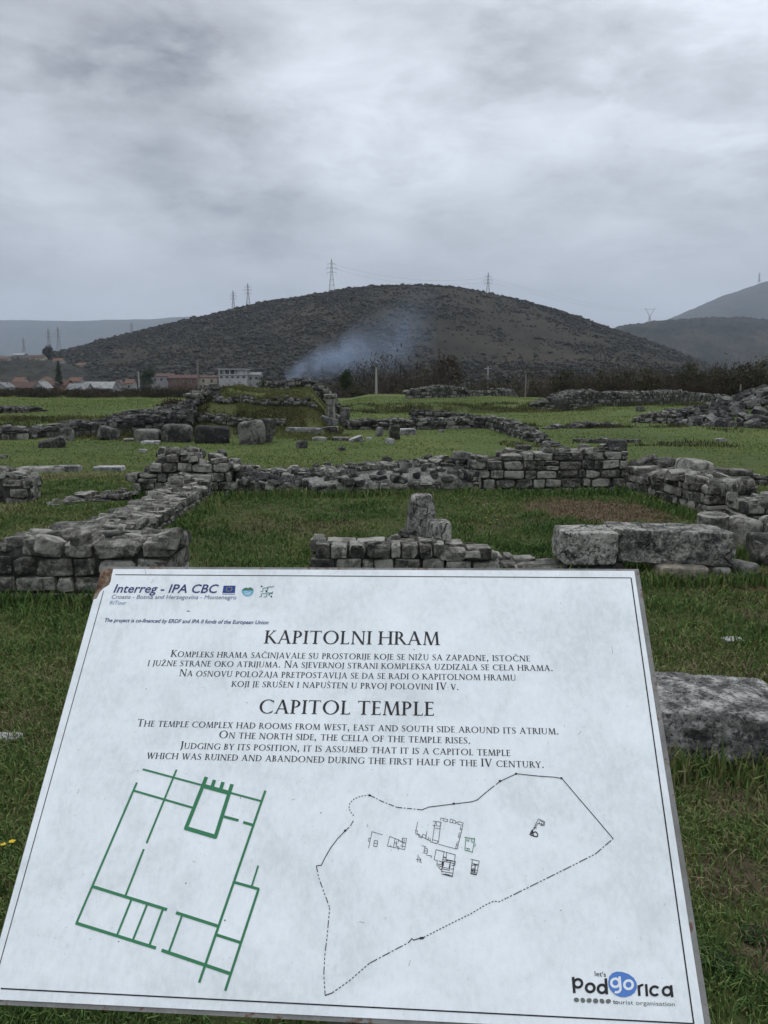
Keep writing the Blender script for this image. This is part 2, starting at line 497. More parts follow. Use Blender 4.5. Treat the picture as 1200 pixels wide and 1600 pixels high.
LEAF = grass_mat('evergreen_leaves', [(0.1, (0.012, 0.020, 0.007)), (0.5, (0.026, 0.045, 0.013)), (0.9, (0.050, 0.075, 0.024))])
LEAF_OL = grass_mat('olive_leaves', [(0.1, (0.020, 0.020, 0.009)), (0.5, (0.047, 0.045, 0.020)), (0.9, (0.088, 0.078, 0.032))])

def hill_mat(name, c1, c2, c3, sc):
    m, n, b, o = mat(name, 0.95, 0.05)
    g = n.n('ShaderNodeNewGeometry')
    P = n.vmath('MULTIPLY', g.outputs['Position'], (1.0, 0.6, 1.6)).outputs[0]
    a = n.noise(P, 0.010 * sc, 6.0, 0.65).outputs[0]
    c = n.noise(P, 0.10 * sc, 5.0, 0.7).outputs[0]
    f = n.math('ADD', n.math('MULTIPLY', a, 0.6), n.math('MULTIPLY', c, 0.4))
    n.put(b.inputs['Base Color'], n.ramp(f, [(0.36, c1), (0.48, c2), (0.62, c3)]))
    return m
HILL = hill_mat('hill_heath', (0.014, 0.013, 0.010), (0.031, 0.027, 0.019), (0.052, 0.042, 0.030), 1.0)
RIDGE_NEAR = hill_mat('wooded_ridge', (0.008, 0.010, 0.008), (0.022, 0.022, 0.017), (0.055, 0.048, 0.037), 1.3)
RIDGE = hill_mat('ridge_heath', (0.025, 0.028, 0.024), (0.040, 0.042, 0.034), (0.06, 0.058, 0.046), 0.4)

METAL = simple('galvanised_steel', (0.26, 0.27, 0.28), 0.55, 0.5, 0.12)
CONCRETE = simple('grey_concrete', (0.30, 0.29, 0.27), 0.9, 0.2, 0.15, 0.6)

# ------------------------------------------------------------------ ground sheet
def make_ground():
    radii = np.concatenate([np.geomspace(0.4, 4, 50), np.geomspace(4, 75, 300)[1:], np.geomspace(75, 8000, 70)[1:]])
    ang = np.concatenate([np.arange(-44, 44, 0.3), np.arange(44, 316, 4.0)])
    a = np.radians(ang)
    R, A = np.meshgrid(radii, a, indexing='ij')
    X = R * np.sin(A); Y = R * np.cos(A)
    Z = terrain(X, Y)
    nr, na = X.shape
    V = np.stack([X.ravel(), Y.ravel(), Z.ravel()], 1)
    i, j = np.meshgrid(np.arange(nr - 1), np.arange(na), indexing='ij')
    j2 = (j + 1) % na
    F = np.stack([(i * na + j), (i * na + j2), ((i + 1) * na + j2), ((i + 1) * na + j)], -1).reshape(-1, 4)[:, ::-1]
    mb = MB(); mb.add(V, F)
    c = len(V)
    mb.add(np.concatenate([V[:na], [[0, 0, gz(0, 0)]]]), [(k, na, (k + 1) % na) for k in range(na)][::1])
    o = mb.build('ground', GROUND, smooth=True)
    tag(o, kind='structure')
make_ground()

# ------------------------------------------------------------------ stones
_T = {}
def cube_template(n):
    if n in _T:
        return _T[n]
    idx = {}; V = []; F = []
    def vid(p):
        k = tuple(int(round(q * 2 * n)) for q in p)
        if k not in idx:
            idx[k] = len(V); V.append(p)
        return idx[k]
    g = np.linspace(-1, 1, n + 1)
    for ax in range(3):
        for s in (-1, 1):
            for i in range(n):
                for j in range(n):
                    q = []
                    for (a, b) in ((i, j), (i + 1, j), (i + 1, j + 1), (i, j + 1)):
                        p = [0, 0, 0]
                        p[ax] = s; p[(ax + 1) % 3] = g[a]; p[(ax + 2) % 3] = g[b]
                        q.append(vid(tuple(p)))
                    F.append(q if s > 0 else q[::-1])
    _T[n] = (np.array(V, float), np.array(F))
    return _T[n]

def stone(mb, c, size, rz=0.0, tilt=(0, 0), n=5, k=7.0, cuts=6, cmin=0.80, amp=0.05, rng=None, m=0, taper=0.0, lo=2.0):
    """a chipped, weathered block: rounded box, random plane cuts, noise"""
    V, F = cube_template(n)
    V = V.copy()
    q = (np.abs(V) ** k).sum(1) ** (1.0 / k)
    V = V / q[:, None] * (1.0 if k > 5 else 1.08)
    for _ in range(cuts):
        nv = rng.normal(size=3); nv /= np.linalg.norm(nv)
        sup = np.abs(nv).sum()
        d = sup * rng.uniform(cmin, 0.97)
        e = V @ nv - d
        V = V - np.maximum(e, 0)[:, None] * nv
    off = rng.uniform(0, 100, 3)
    dn = V / np.maximum(np.linalg.norm(V, axis=1), 1e-6)[:, None]
    nn = fbm(V * lo * 0.6 + off, 3, 7) - 0.5
    V = V + dn * (nn * 2 * amp * 1.6)[:, None]
    if n >= 7:
        V = V + dn * ((fbm(V * 5 + off, 2, 11) - 0.5) * amp * 0.7)[:, None]
    if taper:
        V[:, :2] *= (1 - taper * (V[:, 2:3] + 1) / 2)
    V = V * (np.array(size) / 2)
    tx, ty = tilt
    if tx:
        a, b = math.cos(tx), math.sin(tx)
        V = np.stack([V[:, 0], V[:, 1] * a - V[:, 2] * b, V[:, 1] * b + V[:, 2] * a], 1)
    if ty:
        a, b = math.cos(ty), math.sin(ty)
        V = np.stack([V[:, 0] * a + V[:, 2] * b, V[:, 1], -V[:, 0] * b + V[:, 2] * a], 1)
    a, b = math.cos(rz), math.sin(rz)
    V = np.stack([V[:, 0] * a - V[:, 1] * b, V[:, 0] * b + V[:, 1] * a, V[:, 2]], 1)
    mb.add(V + np.array(c, float), F, m)

def ruin_wall(label, pts, th, prof, course=(0.10, 0.15), sw=(0.14, 0.34), n=5, seed=1, rub=(0.06, 0.16), rubble=60, mats=None, core_mat=None,
              core_drop=0.05, mortar_top=False, cat='ruined wall', name='ruined_wall', jit=0.012, embed=0, group=None, amp=0.05, inset=0.035, front=1.0):
    """pts: ground polyline of the wall's middle line; prof(t) height at t in 0..1"""
    rng = np.random.default_rng(seed)
    pts = [np.array(p[:2], float) for p in pts]
    seg = [np.linalg.norm(pts[i + 1] - pts[i]) for i in range(len(pts) - 1)]
    L = sum(seg)
    cum = np.concatenate([[0], np.cumsum(seg)])
    def pos(s):
        s = min(max(s, 0), L - 1e-6)
        i = int(np.searchsorted(cum, s, side='right') - 1)
        i = min(i, len(seg) - 1)
        t = (s - cum[i]) / seg[i]
        p = pts[i] * (1 - t) + pts[i + 1] * t
        d = (pts[i + 1] - pts[i]) / seg[i]
        return p, d
    o0 = pts[0]
    base = np.array([o0[0], o0[1], gz(*o0)])
    root = thing(name, label, cat, base, group)
    mb = MB()
    hmax = max(prof(t) for t in np.linspace(0, 1, 60))
    z = -0.06
    while z < hmax:
        ch = rng.uniform(*course)
        for side in (-1, 1):
            s = rng.uniform(-0.1, 0.02)
            while s < L - 0.02:
                ww = rng.uniform(*sw)
                if rng.random() < 0.28: ww *= 0.55
                if s + ww > L: ww = max(L - s, 0.06)
                sm = s + ww / 2
                ht = prof(min(max(sm / L, 0), 1)) * (front if side > 0 else 1.0)
                if z + ch * 0.55 < ht + rng.uniform(-0.03, 0.025):
                    p, d = pos(sm)
                    nrm = np.array([d[1], -d[0]])      # towards the camera side for a wall running left to right
                    dep = th * 0.52
                    hh = min(ch, max(ht - z, ch * 0.6)) if rng.random() < 0.7 else ch
                    cc = p + nrm * (-side) * (-(th - dep) / 2 + rng.uniform(-jit, jit))
                    zg = gz(p[0], p[1])
                    split = 1
                    if ch > 0.11 and rng.random() < 0.09: split = 2
                    for q in range(split):
                        stone(mb, (cc[0] - base[0], cc[1] - base[1], zg - base[2] + z + hh * (q + 0.5) / split), (ww - rng.uniform(0.006, 0.022), dep, hh / split - rng.uniform(0.004, 0.014)),
                              math.atan2(d[1], d[0]) + rng.uniform(-0.03, 0.03), (rng.uniform(-0.05, 0.05), rng.uniform(-0.06, 0.06)), n, 13.0, 11, 0.75, amp * 1.2, rng, 0)
                s += ww
        z += ch
    # loose rubble along the crest
    for _ in range(rubble):
        t = rng.random()
        p, d = pos(t * L)
        nrm = np.array([d[1], -d[0]])
        q = p + nrm * rng.uniform(-0.42, 0.42 if front == 1.0 else -0.1) * th
        sz = rng.uniform(*rub, size=3) * np.array([1.3, 1.0, 0.62])
        zz = gz(q[0], q[1]) - base[2] + prof(t) - rng.uniform(0.0, 0.06)
        stone(mb, (q[0] - base[0], q[1] - base[1], zz), sz, rng.uniform(0, 6.3), rng.uniform(-0.25, 0.25, 2), max(3, n - 1), 6.0, 8, 0.72, amp, rng, 0)
    mb.build('masonry', mats or STONE, root, smooth=True, sharp=0.42)
    # core of earth / mortar
    cb = MB()
    ns = max(12, int(L / 0.07)); nc = 14
    ns = min(ns, 160)
    rows = []
    for i in range(ns + 1):
        t = i / ns
        p, d = pos(min(max(t * L, 0.03), L - 0.03))
        nrm = np.array([d[1], -d[0]])
        h = prof(t) - core_drop
        row = []
        for j in range(nc + 1):
            u = j / nc
            # path: up the front, over the top, down the back
            if u < 0.25: vv, hh = 1.0, u / 0.25
            elif u <= 0.75: vv, hh = 1 - (u - 0.25) / 0.5 * 2, 1.0
            else: vv, hh = -1.0, 1 - (u - 0.75) / 0.25
            q = p + nrm * vv * (th / 2 - inset)
            hv = h * (1 - (1 - front) * (vv * 0.5 + 0.5))
            row.append([q[0] - base[0], q[1] - base[1], gz(p[0], p[1]) - base[2] - 0.1 + (hv + 0.1) * hh])
        rows.append(row)
    G = np.array(rows)
    P = G.reshape(-1, 3)
    nz = fbm(P * 7.0 + seed, 3, seed) - 0.5
    a2 = 0.13 if mortar_top else 0.05
    top = (np.arange(nc + 1) / nc >= 0.2) & (np.arange(nc + 1) / nc <= 0.8)
    P[:, 2] += nz * a2 * np.tile(top, ns + 1)
    P[:, 1] += nz * 0.03
    i, j = np.meshgrid(np.arange(ns), np.arange(nc), indexing='ij')
    W = nc + 1
    Fq = np.stack([i * W + j, (i + 1) * W + j, (i + 1) * W + j + 1, i * W + j + 1], -1).reshape(-1, 4)
    cb.add(P, Fq)
    cb.add(P[:W], [tuple(range(W))]); cb.add(P[-W:], [tuple(range(W))[::-1]])
    cb.build('wall_core', core_mat or MORTAR_DK, root, smooth=True, sharp=0.9)
    if embed:
        eb = MB()
        for _ in range(embed):
            t = rng.random(); p, d = pos(t * L)
            nrm = np.array([d[1], -d[0]])
            u = rng.uniform(-0.45, 0.5)
            q = p + nrm * u * th
            sz = rng.uniform(0.07, 0.16, 3) * np.array([1.1, 1, 0.8])
            zz = gz(p[0], p[1]) - base[2] + (prof(t) - core_drop) * (1 - (1 - front) * (u + 0.5)) + rng.uniform(-0.045, 0.02)
            stone(eb, (q[0] - base[0], q[1] - base[1], zz), sz, rng.uniform(0, 6.3), rng.uniform(-0.4, 0.4, 2), 4, 5.0, 8, 0.75, 0.06, rng, 0)
        eb.build('embedded_rubble', STONE_DK, root, smooth=True, sharp=0.42)
    return root

def lerp_prof(pairs):
    xs = [p[0] for p in pairs]; ys = [p[1] for p in pairs]
    return lambda t: float(np.interp(t, xs, ys))

# --- the nearest ruin: a walled room of low masonry
wl = ruin_wall('low grey stone wall at far left, closest wall behind the board, chunky courses', [(-3.9, 5.72), (-1.53, 5.70)], 0.54,
          lerp_prof([(0, 0.34), (0.35, 0.36), (0.5, 0.42), (0.62, 0.47), (0.8, 0.46), (1, 0.47)]), (0.11, 0.15), (0.16, 0.36), 10, 23, (0.07, 0.2), 46)
ruin_wall('low crumbling wall running back from the near left corner along the grass court', [(-2.42, 5.98), (-2.58, 7.4), (-2.62, 8.8), (-2.60, 10.55)], 0.54,
          lerp_prof([(0, 0.43), (0.15, 0.36), (0.4, 0.24), (0.7, 0.21), (0.9, 0.26), (1, 0.34)]), (0.08, 0.12), (0.12, 0.26), 7, 12, (0.06, 0.18), 170)
ruin_wall('stepped dark wall corner at the left end of the back wall', [(-3.5, 10.95), (-2.15, 10.95)], 0.62,
          lerp_prof([(0, 0.26), (0.14, 0.30), (0.2, 0.50), (0.3, 0.60), (0.6, 0.62), (0.72, 0.45), (0.85, 0.56), (1, 0.42)]), (0.11, 0.15), (0.14, 0.34), 8, 13, (0.08, 0.24), 34)
ruin_wall('long mortared back wall of the grass court, crest rough with embedded dark stones', [(-2.12, 11.05), (0.2, 11.2), (1.35, 11.3)], 0.74,
          lerp_prof([(0, 0.36), (0.12, 0.29), (0.3, 0.30), (0.5, 0.37), (0.75, 0.43), (1, 0.50)]), (0.10, 0.13), (0.12, 0.26), 7, 14, (0.07, 0.18), 60,
          core_mat=MORTAR, core_drop=-0.015, mortar_top=True, embed=150, inset=0.03, front=0.5)
ruin_wall('tallest right half of the back wall, neat squared stone courses', [(1.3, 11.35), (3.52, 11.45)], 0.62,
          lerp_prof([(0, 0.50), (0.25, 0.56), (0.5, 0.60), (0.8, 0.62), (1, 0.64)]), (0.10, 0.145), (0.16, 0.34), 8, 15, (0.07, 0.18), 34)
ruin_wall('broken wall descending towards the viewer from the right end of the back wall', [(3.78, 11.2), (3.95, 10.2), (4.12, 9.05)], 0.62,
          lerp_prof([(0, 0.52), (0.15, 0.36), (0.45, 0.36), (0.7, 0.46), (1, 0.40)]), (0.09, 0.13), (0.12, 0.26), 7, 16, (0.08, 0.30), 46)
ruin_wall('stub of rubble wall at the right picture edge beyond the column drum', [(3.86, 8.4), (5.4, 8.3)], 0.6,
          lerp_prof([(0, 0.37), (0.5, 0.40), (1, 0.42)]), (0.09, 0.14), (0.12, 0.26), 6, 17, (0.08, 0.2), 30)
ruin_wall('short squared stone wall just behind the top edge of the board', [(-0.555, 6.32), (0.50, 6.34)], 0.36,
          lerp_prof([(0, 0.335), (0.5, 0.345), (1, 0.35)]), (0.115, 0.135), (0.15, 0.30), 11, 18, (0.05, 0.10), 6)
ruin_wall('tumbled low end of stones sloping right from the short middle wall', [(0.49, 6.36), (1.1, 6.36)], 0.44,
          lerp_prof([(0, 0.27), (0.25, 0.24), (0.55, 0.23), (0.85, 0.16), (1, 0.07)]), (0.09, 0.12), (0.14, 0.26), 10, 19, (0.07, 0.17), 12)

# --- single stones of the near ruin
def rock(name, label, cat, c, size, mats=None, rz=0.0, tilt=(0, 0), n=9, k=7.0, cuts=8, cmin=0.8, amp=0.06, seed=0, taper=0.0, lo=2.0, sink=0.0, group=None):
    rng = np.random.default_rng(seed)
    mb = MB()
    stone(mb, (0, 0, size[2] / 2), size, rz, tilt, n, k, cuts, cmin, amp, rng, 0, taper, lo)
    o = mb.build(name, mats or STONE, loc=(float(c[0]), float(c[1]), float(c[2]) - sink), smooth=True, sharp=0.5)
    return tag(o, label, cat, group)
rock('standing_stone', 'upright tapered stone stub rising behind the short middle wall', 'standing stone', (0.345, 7.0, 0), (0.33, 0.30, 0.575), STONE_BIG, 0.1, (0.03, -0.03), 18, 12.0, 12, 0.78, 0.05, 33, 0.40)
rock('squared_block', 'squared stone perched on the right end of the short middle wall', 'stone block', (0.47, 6.52, 0.235), (0.19, 0.20, 0.19), STONE_BIG, 0.2, (0.02, 0.03), 11, 9.0, 7, 0.84, 0.04, 34, 0.08)
rock('capstone', 'dark rounded stone topping the middle of the back wall crest', 'capstone', (1.13, 11.28, 0.46), (0.22, 0.2, 0.12), STONE_DK, 0.3, (0, 0.05), 8, 5, 6, 0.8, 0.05, 35)
rock('capstone', 'bulky grey stones capping the wall that descends at right', 'capstone', (4.0, 9.95, 0.40), (0.34, 0.36, 0.20), STONE, 0.3, (0.05, 0.1), 10, 5, 8, 0.76, 0.08, 36)
rock('capstone', 'flat grey cap stone on the crest near the right end of the tall back wall', 'capstone', (2.05, 11.4, 0.60), (0.22, 0.2, 0.07), STONE, 0.1, (0, 0), 7, 6, 6, 0.8, 0.05, 37)
rock('capstone', 'square dark corner block on top at right end of the back wall', 'capstone', (3.42, 11.4, 0.58), (0.24, 0.3, 0.17), STONE_DK, 0.03, (0, 0), 8, 10, 5, 0.88, 0.03, 38)
rock('small_stone', 'small pale squared stone at foot of the back wall, right end', 'stone', (3.28, 10.98, 0), (0.10, 0.10, 0.11), STONE_PALE, 0.1, (0, 0), 6, 8, 5, 0.85, 0.04, 39, sink=0.02)

# long cracked block resting on stones
blk = thing('stone_block', 'long cracked weathered block lying right of the board top, propped on smaller stones', 'stone block', (2.1, 6.3, 0.0))
rng = np.random.default_rng(77)
mb = MB(); stone(mb, (-0.43, 0.0, 0.262), (0.47, 0.40, 0.275), 0.02, (0.0, 0.0), 26, 14.0, 10, 0.84, 0.05, rng, 0, 0.03, 4.0)
mb.build('broken_end', STONE_BIG, blk, smooth=True, sharp=0.5)
mb = MB(); stone(mb, (0.255, 0.02, 0.262), (1.00, 0.41, 0.285), -0.02, (0.0, 0.03), 38, 16.0, 12, 0.84, 0.055, rng, 0, 0.02, 4.6)
mb.build('main_piece', STONE_BIG, blk, smooth=True, sharp=0.5)
rock('prop_stone', 'buff flat fronted stone under the right part of the long cracked block', 'stone', (2.40, 6.13, -0.02), (0.40, 0.26, 0.155), stone_mat('buff_limestone', (0.33, 0.29, 0.22), (0.25, 0.22, 0.17), (0.12, 0.11, 0.09), moss=0.1), 0.03, (0, 0.02), 10, 9, 6, 0.86, 0.04, 41)
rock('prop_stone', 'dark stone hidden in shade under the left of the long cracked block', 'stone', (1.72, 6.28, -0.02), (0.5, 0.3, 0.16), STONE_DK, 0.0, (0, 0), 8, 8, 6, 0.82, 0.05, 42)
rock('prop_stone', 'small grey stone right of the buff stone under the long block', 'stone', (2.72, 6.18, -0.02), (0.16, 0.2, 0.13), STONE, 0.3, (0, 0), 8, 6, 6, 0.8, 0.05, 43)
rock('prop_stone', 'rough dark stone at the right foot of the long cracked block', 'stone', (2.94, 6.25, -0.02), (0.24, 0.25, 0.15), STONE_DK, 0.5, (0, 0.1), 8, 6, 6, 0.8, 0.05, 44)
rock('wedge_stone', 'wedge shaped grey stone leaning on the right end of the long cracked block', 'stone', (2.78, 6.45, 0.12), (0.26, 0.3, 0.17), STONE, 0.4, (0.1, 0.35), 9, 6, 8, 0.75, 0.05, 45)
rock('stone_slab', 'thin layered slab lying in grass left of the long cracked block', 'stone slab', (1.22, 6.33, 0.015), (0.52, 0.34, 0.075), STONE, 0.06, (0, -0.05), 10, 9, 7, 0.84, 0.04, 46)
rock('stone_slab', 'lowest thin slab along the board top below the long cracked block', 'stone slab', (1.46, 6.08, 0.0), (0.75, 0.2, 0.075), STONE, -0.03, (0, 0.0), 10, 9, 7, 0.84, 0.04, 47)
rock('stone_slab', 'small flat stone on the layered slab left of the long cracked block', 'stone slab', (1.17, 6.46, 0.08), (0.22, 0.14, 0.04), STONE, 0.2, (0, 0), 7, 8, 6, 0.84, 0.04, 48)
# column drum
drum = MB()
nr, na = 14, 40
V = []
rng = np.random.default_rng(5)
for i in range(nr + 1):
    t = i / nr
    z = 0.36 * min(1, t / 0.75)
    rr = 0.145 if t <= 0.75 else 0.145 * (1 - (t - 0.75) / 0.25)
    for j in range(na):
        a = 2 * math.pi * j / na
        V.append((rr * math.cos(a) * (1 - 0.03 * z), rr * math.sin(a), z))
V = np.array(V); V += ((fbm(V * 9, 3, 4) - 0.5) * 0.035)[:, None] * np.array([1, 1, 0.5])
i, j = np.meshgrid(np.arange(nr), np.arange(na), indexing='ij'); j2 = (j + 1) % na
drum.add(V, np.stack([i * na + j, i * na + j2, (i + 1) * na + j2, (i + 1) * na + j], -1).reshape(-1, 4))
tag(drum.build('column_drum', STONE, loc=(3.17, 7.35, -0.02), smooth=True, sharp=0.5), 'round flat topped column drum standing behind the long cracked block', 'column drum')
rock('grey_boulder', 'grey boulder just right of the round column drum', 'boulder', (3.42, 7.3, 0), (0.28, 0.3, 0.30), STONE, 0.4, (0.05, 0.05), 10, 5, 8, 0.76, 0.07, 51)
rock('grey_boulder', 'low broad boulder at the right edge in front of the rubble stub', 'boulder', (3.52, 6.75, -0.03), (0.52, 0.4, 0.26), STONE, 0.2, (0.05, 0.1), 12, 5, 8, 0.76, 0.07, 52)
rock('grey_boulder', 'slab topped boulder at the right edge above the low broad boulder', 'boulder', (3.86, 7.2, 0.0), (0.5, 0.4, 0.34), STONE_BIG, 0.1, (0.02, -0.06), 12, 7, 8, 0.8, 0.05, 53)
# block close by at right of the sign
blkp = gp(1035, 1163)
rock('stone_block', 'big flat topped block beside the right edge of the board, dark crumbling front', 'stone block', (1.40, 3.20, -0.05), (0.62, 0.44, 0.31), STONE_NEAR, -0.12, (0.03, 0.02), 40, 22.0, 5, 0.92, 0.04, 64, 0.0, 6.0)
p = gp(1145, 1004); rock('flat_stone', 'small pale flat stone set in grass right of the board', 'stone', (p[0], p[1], p[2]), (0.14, 0.09, 0.035), STONE_PALE, 0.2, (0, 0.05), 7, 6, 6, 0.8, 0.05, 61, sink=0.006)
p = gp(10, 1155); rock('flat_stone', 'flat pale stone in grass at the left edge beside the board', 'stone', (p[0] - 0.06, p[1], p[2]), (0.27, 0.07, 0.03), STONE_PALE, -0.02, (0, 0), 7, 6, 6, 0.8, 0.05, 62, sink=0.008)

# --- middle distance: loose stones (pixel footprint -> ground point)
def far_rock(name, label, cat, px, py, wp, hp, mats=None, dep=0.8, rz=0.0, tilt=(0, 0), k=6.0, cuts=9, cmin=0.75, amp=0.07, seed=0, taper=0.0, n=9, dz=0.0):
    p = gp(px, py)
    s = (p[1]) / (F_PX * CP)
    wd, ht = wp * s, hp * s * 1.02
    return rock(name, label, cat, (p[0], p[1] + wd * dep * 0.4, p[2] + dz), (wd, max(wd * dep, 0.12), ht + 0.06), mats, rz, tilt, n, k, cuts, cmin, amp, seed, taper, sink=0.05)
FR = [
 ('fallen_block', 'dark squared fallen block, leftmost of the three big blocks before the mound', 'stone block', 274, 691, 42, 25, STONE_DK, 0.8, 0.1, (0, 0.05), 5, 101),
 ('fallen_block', 'dark flat topped fallen block, middle of the three before the mound', 'stone block', 330, 693, 53, 25, STONE_DK, 0.7, -0.05, (0, 0.06), 6, 102),
 ('fallen_block', 'tall grey fallen block, right and highest of the three before the mound', 'stone block', 392, 695, 38, 34, STONE_DK, 0.8, 0.15, (0, -0.12), 5, 103),
 ('fallen_block', 'rough boulder touching the right side of the tallest fallen block', 'boulder', 416, 692, 22, 38, STONE_DK, 0.9, 0.3, (0, 0.2), 5, 104),
 ('fallen_block', 'low rounded boulder left of the three big fallen blocks', 'boulder', 227, 690, 36, 17, STONE_DK, 0.9, 0.2, (0, 0), 5, 105),
 ('fallen_block', 'pointed dark rock by the foot of the overgrown terrace wall', 'boulder', 168, 688, 30, 18, STONE_DK, 0.8, 0.6, (0, 0.3), 5, 106),
 ('pale_slab', 'tilted pale slab near the left end of the field', 'stone slab', 78, 700, 40, 13, STONE, 0.6, 0.3, (0.1, -0.25), 8, 107),
 ('grey_rock', 'grey rock resting right behind the tilted pale slab', 'rock', 102, 689, 20, 18, STONE_DK, 0.9, 0.2, (0, 0), 5, 108),
 ('grey_rock', 'low grey rock left of the tilted pale slab', 'rock', 33, 687, 16, 9, STONE, 0.9, 0.2, (0, 0), 5, 109),
 ('white_stone', 'tiny white stone on grass above the tilted pale slab', 'stone', 52, 686, 7, 5, STONE_PALE, 0.8, 0.2, (0, 0), 5, 110),
 ('flat_stone', 'flat pale stone below the low rounded boulder', 'stone slab', 233, 694, 26, 4, STONE_PALE, 0.9, 0.0, (0, 0), 8, 111),
 ('flat_stone', 'small flat stone alone on grass below the leftmost big block', 'stone slab', 222, 707, 13, 4, STONE_PALE, 0.8, 0.2, (0, 0), 8, 112),
 ('flat_stone', 'thin slab lying in grass left of the low rounded boulder', 'stone slab', 200, 690, 16, 4, STONE, 0.8, 0.2, (0, 0), 8, 113),
 ('pale_beam', 'long pale broken stone beam lying at the foot of the mound', 'stone beam', 473, 676, 56, 7, STONE_PALE, 0.25, 0.02, (0, 0.03), 8, 114),
 ('pale_beam', 'short grey stone beam continuing right of the long pale beam', 'stone beam', 513, 676, 30, 8, STONE, 0.35, -0.05, (0, -0.1), 8, 115),
 ('flat_stone', 'first flat slab on grass below the long pale beam', 'stone slab', 499, 689, 23, 5, STONE, 0.8, 0.1, (0, 0), 8, 116),
 ('flat_stone', 'second flat slab on grass, middle of three below the beams', 'stone slab', 533, 689, 28, 5, STONE, 0.7, -0.1, (0, 0), 8, 117),
 ('flat_stone', 'third slab, tilted up, right of the three below the beams', 'stone slab', 556, 691, 21, 7, STONE_PALE, 0.8, 0.3, (0, -0.3), 8, 118),
 ('grey_rock', 'squat grey rock on grass below the flat slabs, right of tallest block', 'rock', 471, 701, 18, 11, STONE_DK, 0.8, 0.1, (0, 0), 6, 119),
 ('grey_rock', 'small rock in grass right of the squat grey rock', 'rock', 534, 705, 11, 5, STONE, 0.8, 0.1, (0, 0), 5, 120),
 ('mossy_stub', 'mossy upright stone in the middle of the field', 'stone', 616, 687, 17, 20, stone_mat('mossy_limestone', (0.16, 0.16, 0.12), (0.10, 0.10, 0.07), (0.03, 0.03, 0.02), sc=0.7, moss=0.3), 0.8, 0.1, (0, 0), 8, 121),
 ('pale_block', 'pale flat topped block beside the mossy upright stone', 'stone block', 636, 680, 27, 9, STONE_PALE, 0.6, 0.05, (0, 0), 9, 122),
 ('white_stone', 'pale pointed stone left of the mossy upright stone', 'stone', 593, 682, 10, 13, STONE_PALE, 0.8, 0.3, (0, 0.2), 4, 123),
 ('white_stone', 'white stone lying in front of the mossy upright stone', 'stone', 609, 694, 13, 8, STONE_PALE, 0.8, 0.3, (0, 0.1), 5, 124),
 ('flat_stone', 'tiny pale slab between the beams and the pointed stone', 'stone slab', 577, 687, 9, 3, STONE_PALE, 0.8, 0.3, (0, 0.1), 7, 125),
 ('grey_rock', 'grey rock at the left picture edge below the long flat slabs', 'rock', 4, 717, 11, 6, STONE, 0.8, 0.1, (0, 0), 5, 126),
 ('grey_rock', 'small grey rock on the grass terrace right of the mound', 'rock', 690, 676, 8, 4, STONE, 0.8, 0.1, (0, 0), 5, 127),
 ('dark_block', 'dark squared block at the right foot of the mound', 'stone block', 538, 668, 16, 29, STONE_DK, 0.9, 0.05, (0, 0.05), 8, 128),
 ('tilted_slab', 'pale slab leaning against the right foot of the mound', 'stone slab', 513, 664, 27, 11, STONE_PALE, 0.5, 0.1, (0.1, 0.3), 8, 129),
 ('tilted_slab', 'grey slab leaning above the pale slab at the right of the mound', 'stone slab', 520, 655, 20, 9, STONE, 0.5, 0.1, (0.1, 0.4), 8, 130),
 ('grey_rock', 'small grey boulder in the grass dip of the right field', 'rock', 855, 697, 12, 7, STONE, 0.8, 0.1, (0, 0), 5, 131),
 ('grey_rock', 'low grey stone on grass left of the stone heap', 'rock', 1082, 662, 22, 6, STONE, 0.8, 0.1, (0, 0), 6, 132),
 ('flat_stone', 'flat stone lying in the right field beyond the low wall', 'stone slab', 1128, 690, 16, 4, STONE, 0.8, 0.1, (0, 0), 7, 133),
 ('grey_rock', 'dark stone in grass where the right field rises', 'rock', 1001, 643, 12, 7, STONE_DK, 0.8, 0.1, (0, 0), 5, 134),
 ('grey_rock', 'grey stone in front of the cut at the middle of the right field', 'rock', 996, 692, 10, 5, STONE, 0.8, 0.1, (0, 0), 5, 135),
]
for (nm, lb, ct, px, py, wp, hp, mt, dep, rz, tl, k, sd) in FR:
    far_rock(nm, lb, ct, px, py, wp, hp, mt, dep, rz, tl, k, 9, 0.76, 0.07, sd)
# long flat slabs of a paved edge at left
for (px, py, wp, hp, mt, lb, sd) in [(60, 739, 78, 7, STONE, 'long flat grey slab at the left edge of the worn path', 141), (103, 737, 40, 8, STONE_PALE, 'pale thick slab in the middle of the slab row at left', 142),
                                     (168, 736, 46, 6, STONE_PALE, 'thin light slab at the right end of the slab row at left', 143)]:
    far_rock('paving_slab', lb, 'stone slab', px, py, wp, hp, mt, 0.5, 0.0, (0, -0.01), 9, 7, 0.86, 0.04, sd)

